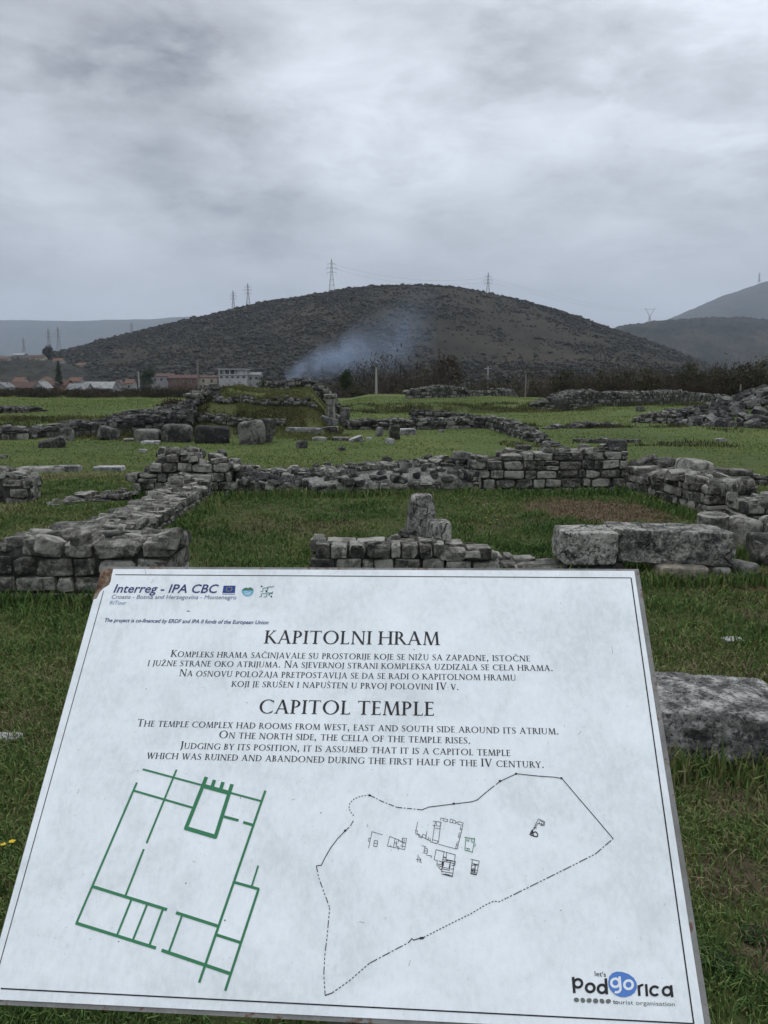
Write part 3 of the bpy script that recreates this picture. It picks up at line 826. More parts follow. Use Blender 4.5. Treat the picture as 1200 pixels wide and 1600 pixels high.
# --- pedestals on the mound
def pedestal(label, px, py, wp, hp, Y, tilt):
    c = at_y(px, py, Y); s = Y / (F_PX * CP)
    root = thing('stone_pedestal', label, 'pedestal', c)
    H, W = hp * s, wp * s
    def lathe(prof, nm):
        V = []; na = 4 * 4
        for (r, z) in prof:
            for j in range(na):
                a = 2 * math.pi * j / na + 0.2
                k = 1 / max(abs(math.cos(a)), abs(math.sin(a))) ** 0.8
                V.append((r * math.cos(a) * k + tilt * z, r * math.sin(a) * k, z))
        V = np.array(V); V += ((fbm(V * 5 + 3, 3, 8) - 0.5) * 0.06)[:, None]
        m2 = MB(); nr = len(prof) - 1
        i, j = np.meshgrid(np.arange(nr), np.arange(na), indexing='ij'); j2 = (j + 1) % na
        m2.add(V, np.stack([i * na + j, i * na + j2, (i + 1) * na + j2, (i + 1) * na + j], -1).reshape(-1, 4))
        m2.add(V[-na:], [tuple(range(na))])
        m2.build(nm, STONE, root, smooth=True, sharp=0.6)
    w2 = W / 2
    lathe([(w2 * 0.66, -0.25), (w2 * 0.66, 0.0), (w2 * 0.62, H * 0.25), (w2 * 0.66, H * 0.5), (w2 * 0.82, H * 0.78)], 'shaft')
    lathe([(w2 * 0.80, H * 0.78), (w2 * 0.95, H * 0.84), (w2, H * 0.90), (w2, H), (w2 * 0.4, H * 1.01)], 'moulded_top')
pedestal('grey flared stone pedestal at the left foot of the mound', 302, 647, 25, 31, 24.6, 0.02)
pedestal('pale squared stone pedestal at the right corner of the mound', 517, 648, 20, 31, 24.6, 0.0)

# --- middle distance walls
def base_pts(pp):
    """(px, py): where that ray meets the ground; (px, None, Y): at a given distance"""
    return [gp(*q)[:2] if len(q) == 2 else np.array([(q[0] - CX) / F_PX * q[2], q[2]]) for q in pp]
def W(label, pp, th, hs, seed, rubble=60, course=(0.13, 0.22), sw=(0.2, 0.5), rub=(0.12, 0.32), mats=None, n=4, core=None):
    pts = base_pts(pp)
    return ruin_wall(label, [np.array(q) + np.array([0, th / 2]) for q in pts], th, lerp_prof(hs), course, sw, n, seed, rub, rubble, mats or STONE_FAR, core or MORTAR_DK, jit=0.03, amp=0.07)
W('overgrown dark terrace wall below the left field, leftmost stretch', [(-40, 690), (60, 684), (150, 682)], 0.8, [(0, 0.12), (0.2, 0.30), (0.4, 0.22), (0.8, 0.36), (1, 0.34)], 201, 150, mats=STONE_DK)
W('dark crumbling terrace wall between the left field and the mound', [(150, 682), (240, 676), (300, 674)], 0.9, [(0, 0.30), (0.3, 0.44), (0.55, 0.34), (0.75, 0.48), (1, 0.42)], 202, 190, mats=STONE_DK)
W('steep bank of tumbled stones at the left shoulder of the mound', [(232, 650), (285, 646), (318, 640)], 0.9, [(0, 0.12), (0.4, 0.34), (0.8, 0.40), (1, 0.3)], 203, 150)
W('upper row of stones showing through the mound face', [(335, None, 24.7), (410, None, 24.5), (495, None, 24.6)], 0.3, [(0, 0.04), (0.3, 0.12), (0.5, 0.03), (0.75, 0.13), (1, 0.05)], 204, 60, (0.09, 0.12), (0.12, 0.26), (0.06, 0.17))
W('lower curved row of stones along the foot of the mound', [(312, None, 23.8), (390, None, 23.6), (445, None, 23.8)], 0.3, [(0, 0.10), (0.3, 0.18), (0.6, 0.13), (1, 0.04)], 205, 70, (0.09, 0.12), (0.12, 0.26), (0.06, 0.17))
W('low crumbling wall crowning the mound', [(418, None, 28.2), (470, None, 28.0), (515, None, 27.8)], 0.5, [(0, 0.22), (0.5, 0.28), (0.8, 0.22), (1, 0.3)], 206, 60, (0.10, 0.14), (0.14, 0.32), (0.08, 0.2))
W('block wall dropping down the right end of the mound', [(498, None, 26.6), (527, None, 26.4)], 0.7, [(0, 0.32), (0.5, 0.5), (1, 0.42)], 207, 24, (0.12, 0.2), (0.2, 0.4), (0.1, 0.3))
W('low pale coursed wall right of the mound', [(545, 672), (640, 672), (775, 669)], 0.6, [(0, 0.28), (0.3, 0.32), (0.7, 0.28), (1, 0.34)], 208, 110, (0.13, 0.18), (0.2, 0.5), (0.1, 0.3))
W('black lichened wall segment standing behind the low pale wall', [(644, 661), (700, 662), (757, 664)], 0.6, [(0, 0.42), (0.4, 0.42), (1, 0.22)], 209, 36, (0.14, 0.2), (0.25, 0.6), (0.1, 0.3), mats=STONE_DK)
W('low wall cutting diagonally forward across the right field', [(762, 668), (800, 678), (832, 688), (868, 700)], 0.55, [(0, 0.34), (0.5, 0.30), (0.8, 0.22), (1, 0.05)], 210, 60, (0.12, 0.16), (0.18, 0.4), (0.1, 0.28))
W('overgrown heap of stones at the left end of the long right wall', [(842, 641), (875, 643), (915, 636)], 1.4, [(0, 0.3), (0.4, 0.75), (1, 0.8)], 211, 110, (0.16, 0.24), (0.2, 0.5), (0.14, 0.4))
W('long dry stone wall across the far right field', [(905, 635), (1000, 633), (1085, 629), (1130, 627)], 0.9, [(0, 0.75), (0.25, 0.72), (0.55, 0.75), (0.8, 0.5), (1, 0.4)], 212, 190, (0.16, 0.24), (0.2, 0.55), (0.14, 0.4))
W('short pale squared wall left of the stone heap', [(996, 661), (1030, 662), (1060, 662)], 0.6, [(0, 0.15), (0.4, 0.36), (1, 0.42)], 213, 24, (0.12, 0.16), (0.16, 0.36), (0.1, 0.25), mats=STONE)
W('dark low wall behind the short pale wall left of the heap', [(1048, 653), (1090, 652), (1120, 652)], 0.6, [(0, 0.36), (0.5, 0.30), (1, 0.25)], 214, 30, (0.14, 0.2), (0.2, 0.45), (0.1, 0.3), mats=STONE_DK)
W('buried wall edge exposed by the grass cut in the right field', [(858, 672), (900, 670), (968, 666)], 0.4, [(0, 0.05), (0.4, 0.10), (0.7, 0.12), (1, 0.04)], 215, 36, (0.1, 0.14), (0.2, 0.5), (0.1, 0.26), mats=STONE_DK)
W('low buried stones showing in the near dip of the right field', [(900, 690), (935, 693), (1000, 692)], 0.3, [(0, 0.04), (0.5, 0.09), (1, 0.05)], 216, 14, (0.1, 0.14), (0.2, 0.5), (0.06, 0.16), mats=STONE_DK)
W('far grey ruin wall beyond the grass bank, centre', [(634, 623), (680, 622), (726, 621)], 1.0, [(0, 0.5), (0.5, 0.85), (1, 0.6)], 217, 80, (0.2, 0.3), (0.3, 0.7), (0.2, 0.5))
W('far low ruin wall with a pale stone, right of the far grey ruin', [(728, 620), (790, 619), (838, 617)], 1.0, [(0, 0.55), (0.3, 0.4), (1, 0.5)], 218, 80, (0.2, 0.3), (0.3, 0.7), (0.2, 0.5))
W('rubble wall stub at the left picture edge beyond the near wall', [(-60, 787), (0, 787), (42, 786)], 0.7, [(0, 0.42), (0.5, 0.40), (0.8, 0.34), (1, 0.22)], 219, 30, (0.1, 0.15), (0.14, 0.3), (0.08, 0.24), mats=STONE, n=6)
W('low kerb of flat stones in grass left of the stepped wall corner', [(70, 792), (140, 784), (200, 785)], 0.35, [(0, 0.03), (0.5, 0.08), (1, 0.12)], 220, 22, (0.07, 0.1), (0.2, 0.45), (0.06, 0.16), mats=STONE, n=6)
W('low grey stone kerb in the right field behind the descending wall', [(1125, 755), (1165, 758), (1230, 760)], 0.4, [(0, 0.07), (0.3, 0.16), (1, 0.17)], 221, 6, (0.12, 0.17), (0.3, 0.7), (0.06, 0.16), mats=STONE, n=6)
W('scatter of dark stones on the left field terrace edge', [(-30, 647), (20, 645), (55, 643)], 0.8, [(0, 0.15), (0.5, 0.22), (1, 0.12)], 222, 60, (0.12, 0.18), (0.2, 0.5), (0.1, 0.3), mats=STONE_DK)

# heap of stones at right
rng = np.random.default_rng(300)
hb = MB()
hx, hy = 15.6, 29.0
for i in range(900):
    a = rng.uniform(0, 6.3); q = math.sqrt(rng.random())
    x = hx + 4.9 * q * math.cos(a); y = hy + 4.5 * q * math.sin(a)
    if y > hy + 2.0: continue
    sz = rng.uniform(0.16, 0.50, 3) * np.array([1.2, 1, 0.75])
    zz = gz(x, y) + rng.uniform(-0.08, 0.12)
    stone(hb, (x - hx, y - hy, zz), sz, rng.uniform(0, 6.3), rng.uniform(-0.5, 0.5, 2), 4, 6, 8, 0.72, 0.06, rng)
tag(hb.build('stone_heap', STONE_DK, loc=(hx, hy, 0), smooth=True, sharp=0.42), 'big sloping heap of loose grey stones at the right edge', 'stone heap')

# ------------------------------------------------------------------ vegetation
def leaf_cloud(mb, c, rx, ry, rz, n, size, rng, m=0, shell=0.5, clumps=14, vert=1.0, slim=0.55):
    cc = rng.normal(size=(clumps, 3)); cc /= np.linalg.norm(cc, axis=1)[:, None]
    cc = cc * rng.uniform(0.35, 0.85, clumps)[:, None]
    k = rng.integers(0, clumps, n)
    d = rng.normal(size=(n, 3)); d /= np.linalg.norm(d, axis=1)[:, None]
    P = cc[k] + d * (rng.random(n) ** shell)[:, None] * 0.42
    P = P * np.array([rx, ry, rz]) + np.array(c)
    u = rng.normal(size=(n, 3)) * np.array([1, 1, vert]); u /= np.linalg.norm(u, axis=1)[:, None]
    v = np.cross(u, rng.normal(size=(n, 3))); v /= np.linalg.norm(v, axis=1)[:, None]
    s = size * rng.uniform(0.6, 1.4, n)[:, None]
    V = np.stack([P - u * s, P + v * s * slim, P + u * s, P - v * s * slim], 1).reshape(-1, 3)
    mb.add(V, np.arange(4 * n).reshape(n, 4), m)
def twigs(mb, c, w, h, n, r, rng, m=0, spread=0.5):
    for _ in range(n):
        a = rng.uniform(0, 6.3); q = math.sqrt(rng.random()) * w * 0.5
        b0 = np.array([q * 0.4 * math.cos(a), q * 0.4 * math.sin(a), 0.0])
        hh = h * rng.uniform(0.5, 1.0) * (1 - 0.45 * (2 * q / w) ** 2)
        tip = np.array([q * math.cos(a) * (1 + spread * rng.random()), q * math.sin(a), hh])
        midp = (b0 + tip) / 2 + rng.normal(size=3) * 0.06 * h
        mb.bar(c + np.array([0, 0, -0.02 * h]), c + b0, r, r, m, 3)
        mb.bar(c + b0, c + midp, r, r * 0.7, m, 3)
        mb.bar(c + midp, c + tip, r * 0.7, r * 0.25, m, 3)
        for _k in range(3):
            t = rng.uniform(0.3, 0.95)
            s0 = midp * (1 - t) + tip * t
            e = s0 + rng.normal(size=3) * 0.14 * h + np.array([0, 0, 0.10 * h])
            mb.bar(c + s0, c + e, r * 0.45, r * 0.15, m, 3)

def bush(label, px, py, wp, hp, Y, leaf, seed, name='evergreen_bush', cat='bush', n=1500, group=None):
    rng = np.random.default_rng(seed)
    s = Y / (F_PX * CP)
    c = at_y(px, py, Y); c[2] = gz(c[0], c[1]) if Y < 60 else c[2]
    root = thing(name, label, cat, c, group)
    w_, h_ = wp * s, hp * s
    mb = MB(); twigs(mb, np.zeros(3), w_ * 0.7, h_ * 0.8, 14, 0.02 * h_, rng)
    mb.build('stems', TWIG, root)
    mb = MB(); leaf_cloud(mb, (0, 0, h_ * 0.5), w_ * 0.5, w_ * 0.4, h_ * 0.5, n, 0.045 * max(h_, w_ * 0.5), rng)
    mb.build('foliage', leaf, root)
    return root
bush('round dark green bush at the left end of the mound top', 415, 603, 34, 19, 29.6, LEAF, 401)
bush('low green bush behind the wall on the mound top', 458, 601, 24, 9, 30.2, LEAF, 402, n=900)
bush('small green bush at the right of the mound top wall', 481, 601, 22, 10, 30.0, LEAF, 403, n=900)
bush('brown leafless bramble on the left shoulder of the mound', 275, 628, 70, 24, 27.5, TWIG, 404, 'bramble', 'bramble', 1900)
bush('dry brown brush on top of the stone heap by the long right wall', 880, 626, 62, 18, 45.0, LEAF_OL, 405, 'bramble', 'bramble', 1700)
bush('dark green bush at the foot of the hill right of the mound', 540, 610, 30, 30, 74, LEAF, 406, n=1500)
bush('green bush alone at the grass edge right of the mound', 553, 617, 40, 12, 62, LEAF_OL, 407, n=1200)

# twiggy winter shrubs behind the right field
def shrub_proto(seed, leafy):
    rng = np.random.default_rng(seed)
    mb = MB(); twigs(mb, np.zeros(3), 3.4, 3.0, 130, 0.020, rng, 0, 0.35)
    leaf_cloud(mb, (0, 0, 1.45), 1.7, 1.3, 1.4, leafy, 0.085, rng, 1, 0.6, 22)
    return mb.build('winter_shrub', [TWIG, LEAF_OL])
SH = [(640, 84, 1.0, 0.8, 0), (668, 90, 1.2, 0.9, 1), (700, 96, 1.1, 0.9, 0), (735, 92, 1.1, 1.0, 1), (772, 88, 1.2, 1.0, 2), (806, 92, 1.1, 1.0, 0), (842, 86, 1.2, 1.1, 1), (876, 80, 1.2, 1.15, 2),
      (912, 84, 1.2, 1.25, 0), (945, 78, 1.2, 1.2, 1), (978, 82, 1.3, 1.3, 2), (1010, 76, 1.2, 1.2, 0), (1042, 80, 1.3, 1.35, 1), (1074, 74, 1.2, 1.25, 2), (1104, 78, 1.3, 1.4, 0), (1134, 72, 1.3, 1.3, 1),
      (1164, 76, 1.3, 1.45, 2), (1192, 70, 1.3, 1.4, 0), (1222, 74, 1.3, 1.4, 1)]
SHL = [shrub_proto(500 + i, 1400) for i in range(3)]
used = set()
rng = np.random.default_rng(55)
for i, (px, Y, ws, hs, k) in enumerate(SH):
    o = SHL[k] if k not in used else SHL[k].copy()
    if k in used: COL.objects.link(o)
    used.add(k)
    x = (px - 600) / F_PX * Y
    o.location = (x, Y, gz(x, Y) - 0.1)
    o.scale = (ws, ws, hs); o.rotation_euler = (0, 0, rng.uniform(0, 6.3))
    tag(o, 'leafless brown winter shrub in the dense row behind the right field', 'shrub', 'winter shrubs behind the right field')

# scrubby far thicket: one mass that nobody could count
def thicket(name, spots, seed, mats, hrange, nl=90, leaf=0.045, stalks=0):
    rng = np.random.default_rng(seed)
    mb = MB()
    for (x, y, z, s) in spots:
        h = rng.uniform(*hrange) * s
        wd = h * rng.uniform(0.8, 1.5)
        if stalks: twigs(mb, np.array([x, y, z]), wd, h * 0.85, stalks, 0.012 * h, rng, 1, 0.3)
        leaf_cloud(mb, (x, y, z + h * 0.42), wd * 0.6, wd * 0.5, h * 0.46, nl, leaf * h, rng, int(rng.integers(0, len(mats))), 0.55, 16, 2.2, 0.16)
    o = mb.build(name, mats)
    return tag(o, kind='stuff')
rng = np.random.default_rng(60)
sp = []
for _ in range(420):
    px = rng.uniform(-60, 340); Y = rng.uniform(54, 70)
    x = (px - 600) / F_PX * Y
    sp.append((x, Y, gz(x, Y) - 0.15, 1.0))
thicket('hedge_scrub', sp, 61, [SCRUB, TWIG, SCRUB], (0.55, 1.0), 260, 0.085)['label'] = 'dark scrub along the edge of the left field'
sp = []
for _ in range(420):
    px = rng.uniform(440, 1300); Y = rng.uniform(95, 150)
    x = (px - 600) / F_PX * Y
    sp.append((x, Y, gz(x, Y) - 0.5, (0.72 + 0.42 * float(sstep(480, 620, px))) * (0.72 + 0.56 * float(fbm2(np.array([px]), np.array([0.0]), 60.0, 3, 95)[0])) + 0.10 * float(sstep(980, 1200, px))))
thicket('thicket', sp, 62, [SCRUB, TWIG, LEAF_OL, TWIG], (5.6, 8.6), 420, 0.032, 8)['label'] = 'dark leafless thicket at the foot of the hill'
# ------------------------------------------------------------------ hills
def hill_mesh(name, prof_px, Y0, back, front, matl, nx, ny, rough, seed, base=-8.0, tree=0.0):
    """ridge whose crest line sits at depth Y0; slopes fall forward and back"""
    px = np.array([p[0] for p in prof_px], float); py = np.array([p[1] for p in prof_px], float)
    X = (px - CX) / F_PX * Y0 / CP
    Zr = np.array([z_at(q, Y0) for q in py])
    xx = np.linspace(X[0], X[-1], nx)
    # smooth interpolation of the crest
    cz = np.interp(xx, X, Zr)
    ker = np.hanning(max(5, nx // 22)); ker /= ker.sum()
    pad = len(ker) // 2
    cz = np.convolve(np.pad(cz, pad, mode='edge'), ker, 'same')[pad:pad + nx]
    v = np.linspace(-1, 1, ny)
    XX, VV = np.meshgrid(xx, v, indexing='ij')
    YY = Y0 + np.where(VV < 0, VV * front, VV * back)
    shape = np.cos(np.abs(VV) * math.pi / 2) ** 1.15
    HH = base + (cz[:, None] - base) * shape
    XX2 = XX * np.minimum(YY / Y0, 1.0)
    nz = fbm2(XX2, YY, rough * 6, 5, seed) - 0.5
    HH = HH + nz * rough * (1 - 0.75 * shape ** 6)
    HH = HH + (fbm2(XX2, YY, rough * 1.2, 3, seed + 5) - 0.5) * rough * tree
    V = np.stack([XX2.ravel(), YY.ravel(), HH.ravel()], 1)
    i, j = np.meshgrid(np.arange(nx - 1), np.arange(ny - 1), indexing='ij')
    F = np.stack([i * ny + j, (i + 1) * ny + j, (i + 1) * ny + j + 1, i * ny + j + 1], -1).reshape(-1, 4)
    mb = MB(); mb.add(V, F)
    o = mb.build(name, matl, smooth=True)
    tag(o, kind='structure')
    return XX2, YY, HH
HP = [(-420, 612), (-200, 596), (-60, 580), (30, 567), (100, 553), (200, 528), (300, 504), (400, 481), (480, 467), (560, 455), (640, 450), (700, 454), (760, 466), (820, 480), (880, 497), (960, 524), (1040, 553), (1090, 572), (1160, 600), (1260, 614)]
HX, HY, HZ = hill_mesh('hill', HP, 900, 420, 430, HILL, 220, 120, 6.0, 71)
hill_mesh('mountain', [(860, 545), (900, 526), (960, 512), (1000, 506), (1040, 502), (1080, 500), (1130, 498), (1180, 503), (1240, 512), (1340, 520), (1500, 560)], 2000, 700, 700, RIDGE_NEAR, 420, 110, 12.0, 72, tree=1.3)
hill_mesh('mountain', [(860, 580), (940, 545), (1015, 506), (1060, 486), (1100, 468), (1150, 449), (1200, 435), (1300, 412), (1450, 395), (1650, 420), (1900, 520)], 4500, 1400, 1500, RIDGE, 420, 110, 30.0, 73, tree=0.35)
hill_mesh('mountain', [(-700, 530), (-400, 512), (-150, 505), (0, 502), (60, 501), (120, 503), (180, 501), (250, 500), (300, 496), (400, 498), (600, 515), (900, 560)], 6400, 1300, 1500, RIDGE, 420, 80, 30.0, 74, tree=0.35)

FX, FY, FZ = hill_mesh('hill', [(-560, 606), (-300, 576), (-120, 564), (0, 560), (60, 559), (110, 563), (170, 578), (230, 592), (300, 606)], 690, 160, 260, RIDGE_NEAR, 120, 60, 3.0, 75)
def slope_z(x, y):
    return float(FZ[np.unravel_index(np.argmin((FX - x) ** 2 + (FY - y) ** 2), FX.shape)])
rng = np.random.default_rng(64)
sp = []
for _ in range(420):
    px = rng.uniform(-120, 900); Y = rng.uniform(180, 420)
    x = (px - 600) / F_PX * Y
    if px < 425 and 240 < Y < 400: continue
    sp.append((x, Y, -7.0, 1.0))
for _ in range(900):
    px = rng.uniform(-60, 260); Y = rng.uniform(440, 700)
    x = (px - 600) / F_PX * Y
    sp.append((x, Y, slope_z(x, Y) - 0.5, 0.42 + 0.4 * rng.random()))
for _ in range(420):
    px = rng.uniform(-60, 440); Y = rng.uniform(215, 300)
    x = (px - 600) / F_PX * Y
    tp = 610.0 if px < 230 else 600.0
    hh = z_at(tp, Y) + 7.0
    sp.append((x, Y, -7.0, hh / 4.7))
thicket('valley_scrub', sp, 63, [SCRUB, SCRUB, LEAF_OL, TWIG], (3.0, 6.0), 170, 0.055)['label'] = 'dark trees and scrub around the village'

# scrub all over the near hill
def hill_scrub():
    rng = np.random.default_rng(81)
    nx, ny = HX.shape
    mb = MB()
    for (n, tn, mu, sg, lo, hi, thr, noise, zs) in ((26000, 2, 0.0, 0.42, 0.6, 2.3, 0.51, 0.08, 1.0), (120000, 1, -0.45, 0.35, 0.3, 1.1, 0.495, 0.085, 1.0)):
        fi = rng.random(n) * (nx - 2); fj = rng.random(n) * (ny * 0.60)
        i = fi.astype(int); j = fj.astype(int)
        a = fi - i; b = fj - j
        def bl(G):
            return (G[i, j] * (1 - a) + G[i + 1, j] * a) * (1 - b) + (G[i, j + 1] * (1 - a) + G[i + 1, j + 1] * a) * b
        x, y, z = bl(HX), bl(HY), bl(HZ)
        dens = 0.6 * fbm2(x, y * 0.6, 90, 4, 90) + 0.4 * fbm2(x, y * 0.6 + z * 2, 22, 3, 93)
        keep = (dens + rng.normal(size=n) * noise) > thr
        keep |= (z < 14) & (rng.random(n) < 0.6)
        x, y, z = x[keep], y[keep], z[keep]
        m = len(x)
        bv, bf = cube_template(tn)
        bv = bv / np.linalg.norm(bv, axis=1)[:, None]
        s = np.clip(rng.lognormal(mu, sg, m) * (1.0 + 0.6 * (z < 14)), lo, hi)
        jit = 1 + rng.normal(size=(m, len(bv))) * 0.25
        V = bv[None] * jit[:, :, None] * s[:, None, None] * np.array([1.3, 1.3, 0.8])
        V = V + np.stack([x, y, z + s * 0.25], 1)[:, None, :]
        F = (bf[None] + (np.arange(m) * len(bv))[:, None, None]).reshape(-1, 4)
        mb.add(V.reshape(-1, 3), F, 0)
        mb.M[-1] = np.repeat(rng.integers(0, 4, m), len(bf))
    o = mb.build('hillside_scrub', [HEATH, HEATH, HEATH, SCRUB])
    tag(o, 'dark scrub and small trees scattered over the hill', kind='stuff')
hill_scrub()
def hill_z(x, y):
    d = (HX - x) ** 2 + (HY - y) ** 2
    k = np.unravel_index(np.argmin(d), d.shape)
    return float(HZ[k])
# leafy crest trees on the skyline
rng = np.random.default_rng(83)
sp = []
for _ in range(150):
    px = rng.uniform(120, 1040); Y = rng.uniform(870, 915)
    x = (px - 600) / F_PX * Y / CP
    sp.append((x, Y, hill_z(x, Y) - 0.6, 1.0))
thicket('crest_scrub', sp, 84, [SCRUB, TWIG], (2.0, 4.5), 60, 0.09)['label'] = 'small trees fringing the hill crest'

# ------------------------------------------------------------------ pylons and poles
def pylon(label, px, py_top, hp, Y, kind='mast'):
    s = Y / (F_PX * CP)
    top = at_y(px, py_top, Y)
    H = hp * s
    base = top - np.array([0, 0, H])
    root = thing('power_pylon', label, 'pylon', base, 'power pylons')
    t = max(0.17, Y * 0.00024)
    mb = MB()
    wb, wt = H * 0.09, H * 0.018
    if kind == 'mast':
        lv = [0, .18, .34, .48, .60, .70, .79, .87, .94, 1.0]
        def cn(u, k):
            ww = wb * (1 - u) + wt * u if u > 0.0 else wb
            ww = wb + (wt * 1.6 - wb) * min(1, u / 0.62) if u < 0.62 else wt * 1.6 + (wt * 0.5 - wt * 1.6) * (u - 0.62) / 0.38
            sx, sy = ((-1, -1), (1, -1), (1, 1), (-1, 1))[k]
            return np.array([sx * ww, sy * ww, u * H])
        for a, b in zip(lv[:-1], lv[1:]):
            for k in range(4):
                mb.bar(cn(a, k), cn(b, k), t, t, 0, 4)
                mb.bar(cn(a, k), cn(b, (k + 1) % 4), t * 0.6, t * 0.6, 0, 3)
                mb.bar(cn(b, k), cn(b, (k + 1) % 4), t * 0.6, t * 0.6, 0, 3)
        mb.build('lattice_mast', METAL, root)
        for u, L in ((0.66, 0.12), (0.77, 0.15), (0.88, 0.10)):
            am = MB()
            z = u * H; Lm = L * H
            for sx in (-1, 1):
                am.bar((0, 0, z + 0.03 * H), (sx * Lm, 0, z), t * 0.8, t * 0.6, 0, 4)
                am.bar((0, 0, z - 0.005 * H), (sx * Lm, 0, z), t * 0.8, t * 0.6, 0, 4)
            arm = am.build('crossarm', METAL, root)
            for sx in (-1, 1):
                im = MB(); im.bar((sx * Lm, 0, z), (sx * Lm, 0, z - 0.05 * H), t * 0.7, t * 0.7, 0, 5)
                im.build('insulator', METAL, arm)
    else:   # flared Y head
        for sx in (-1, 1):
            for sy in (-1, 1):
                mb.bar((sx * wb * 0.9, sy * wb * 0.5, 0), (sx * wt * 1.5, sy * wt, H * 0.5), t, t, 0, 4)
                mb.bar((sx * wt * 1.5, sy * wt, H * 0.5), (sx * H * 0.26, 0, H * 0.92), t, t, 0, 4)
            for q in range(4):
                a, b = q / 4, (q + 1) / 4
                mb.bar((sx * wb * (1 - a) * 0.9, 0, H * 0.5 * a), (-sx * wb * (1 - b) * 0.9, 0, H * 0.5 * b), t * 0.6, t * 0.6, 0, 3)
                mb.bar((sx * (wt + (H * .26 - wt) * a), 0, H * (.5 + .42 * a)), (sx * (wt + (H * .26 - wt) * b) * 0.86, 0, H * (.5 + .42 * b)), t * 0.5, t * 0.5, 0, 3)
        mb.build('lattice_mast', METAL, root)
        am = MB(); am.bar((-H * 0.34, 0, H * 0.92), (H * 0.34, 0, H * 0.92), t, t, 0, 4)
        am.bar((-H * 0.26, 0, H * 0.92), (-H * 0.3, 0, H), t, t, 0, 4); am.bar((H * 0.26, 0, H * 0.92), (H * 0.3, 0, H), t, t, 0, 4)
        am.build('crossarm', METAL, root)
    return root
pylon('lattice pylon standing on the hill left of its summit, tallest on the crest', 518, 405, 56, 890)
pylon('lattice pylon on the right shoulder of the hill crest', 763, 426, 46, 890)
pylon('taller lattice pylon of the pair on the left slope of the hill', 387, 443, 42, 890)
pylon('smaller faint pylon of the pair on the left slope of the hill', 364, 454, 34, 930)
pylon('lattice pylon low on the hillside above the smoke', 571, 476, 54, 720)
pylon('flared Y headed pylon on the saddle at right of the hill', 1016, 481, 24, 1900, 'flare')
pylon('faint pylon above the left slope before the far ridge', 205, 504, 24, 960)
pylon('leftmost small pylon above the village', 36, 527, 22, 900)
pylon('first pylon of the pair over the lower left slope', 75, 513, 38, 860)
pylon('second pylon of the pair over the lower left slope', 90, 511, 40, 850)
pylon('tiny pylon on the far right mountain', 1187, 426, 14, 4400)

def cable(label, a, b, sag, r, group):
    P = [np.array(a) * (1 - t) + np.array(b) * t - np.array([0, 0, sag * 4 * t * (1 - t)]) for t in np.linspace(0, 1, 25)]
    mb = MB()
    for p, q in zip(P[:-1], P[1:]):
        mb.bar(p - P[0], q - P[0], r, r, 0, 3)
    tag(mb.build('power_cable', METAL, loc=tuple(P[0])), label, 'cable', group)
for (pa, pb, Ya, Yb, nm) in [((763, 434), (1016, 484), 890, 1900, 'power cable hanging between the right shoulder pylon and the flared pylon'), ((518, 412), (763, 434), 890, 890, 'power cable hanging between the two pylons on the hill crest')]:
    for dz in (0.0, 4.5):
        a = at_y(pa[0], pa[1], Ya) - np.array([0, 0, dz]); b = at_y(pb[0], pb[1], Yb) - np.array([0, 0, dz])
        cable(nm, a, b, 9.0, 0.075, nm.replace('power cable', 'cables'))
def pole(label, px, py0, py1, Y, r=0.12, arm=0.0, matl=None, name='utility_pole', cat='utility pole'):
    a = at_y(px, py1, Y); b = at_y(px, py0, Y)
    g = gz(a[0], a[1])
    base = np.array([a[0], a[1], min(a[2], g)]) 
    mb = MB(); mb.bar((0, 0, 0), (0, 0, b[2] - base[2]), r, r * 0.7, 0, 8)
    if not arm:
        return tag(mb.build(name, matl or CONCRETE, loc=tuple(base)), label, cat)
    root = thing(name, label, cat, base)
    mb.build('post', matl or CONCRETE, root)
    if arm:
        mb = MB(); mb.box((0, 0, b[2] - base[2] - 0.3), (arm, 0.1, 0.12)); mb.build('crossarm', matl or CONCRETE, root)
POLE = simple('pale_weathered_timber', (0.20, 0.18, 0.15), 0.9, 0.1, 0.2)
pole('grey concrete pole standing behind the field right of the mound', 588, 574, 619, 74, 0.13, 0.0)
pole('concrete pole at the hill foot, right of centre', 762, 572, 601, 100, 0.13, 0.9)
pole('thin pole rising above the left shoulder of the mound', 310, 562, 606, 90, 0.12, 0.0, POLE)
pole('short pole among village scrub, left of the red roofs', 217, 580, 597, 260, 0.3, 0.0)
pole('short dark post beside the far ruin walls', 821, 584, 612, 84, 0.10, 0.0, POLE)
pole('dark pole within the winter shrubs at right', 1090, 566, 600, 95, 0.10, 0.6, POLE)
pole('pale pole near the right picture edge above the heap', 1193, 556, 600, 85, 0.10, 0.0, POLE)
pole('short pale fence post before the shrubs at right', 1156, 600, 620, 56, 0.06, 0.0, POLE, 'fence_post', 'post')
# wire fence sections beyond the field
def fence(label, px0, px1, py, Y, h, n):
    x0 = (px0 - 600) / F_PX * Y; x1 = (px1 - 600) / F_PX * Y
    zt = z_at(py, Y); g = min(gz(x0, Y), zt - h)
    root = thing('fence', label, 'fence', (x0, Y, g))
    for i in range(n):
        mb = MB(); x = (x1 - x0) * i / (n - 1)
        mb.bar((x, 0, 0), (x, 0, zt - g), 0.05, 0.05, 0, 5); mb.build('fence_post', POLE, root)
    for k in range(3):
        mb = MB(); z = zt - g - 0.06 - k * h * 0.36
        mb.bar((0, 0.03, z), (x1 - x0, 0.03, z), 0.025, 0.025, 0, 4); mb.build('rail', POLE, root)
fence('low rail fence at the field edge by the grey concrete pole', 576, 609, 615, 70, 0.9, 5)
fence('rail fence before the shrubs right of the far ruin walls', 822, 882, 594, 88, 1.5, 6)

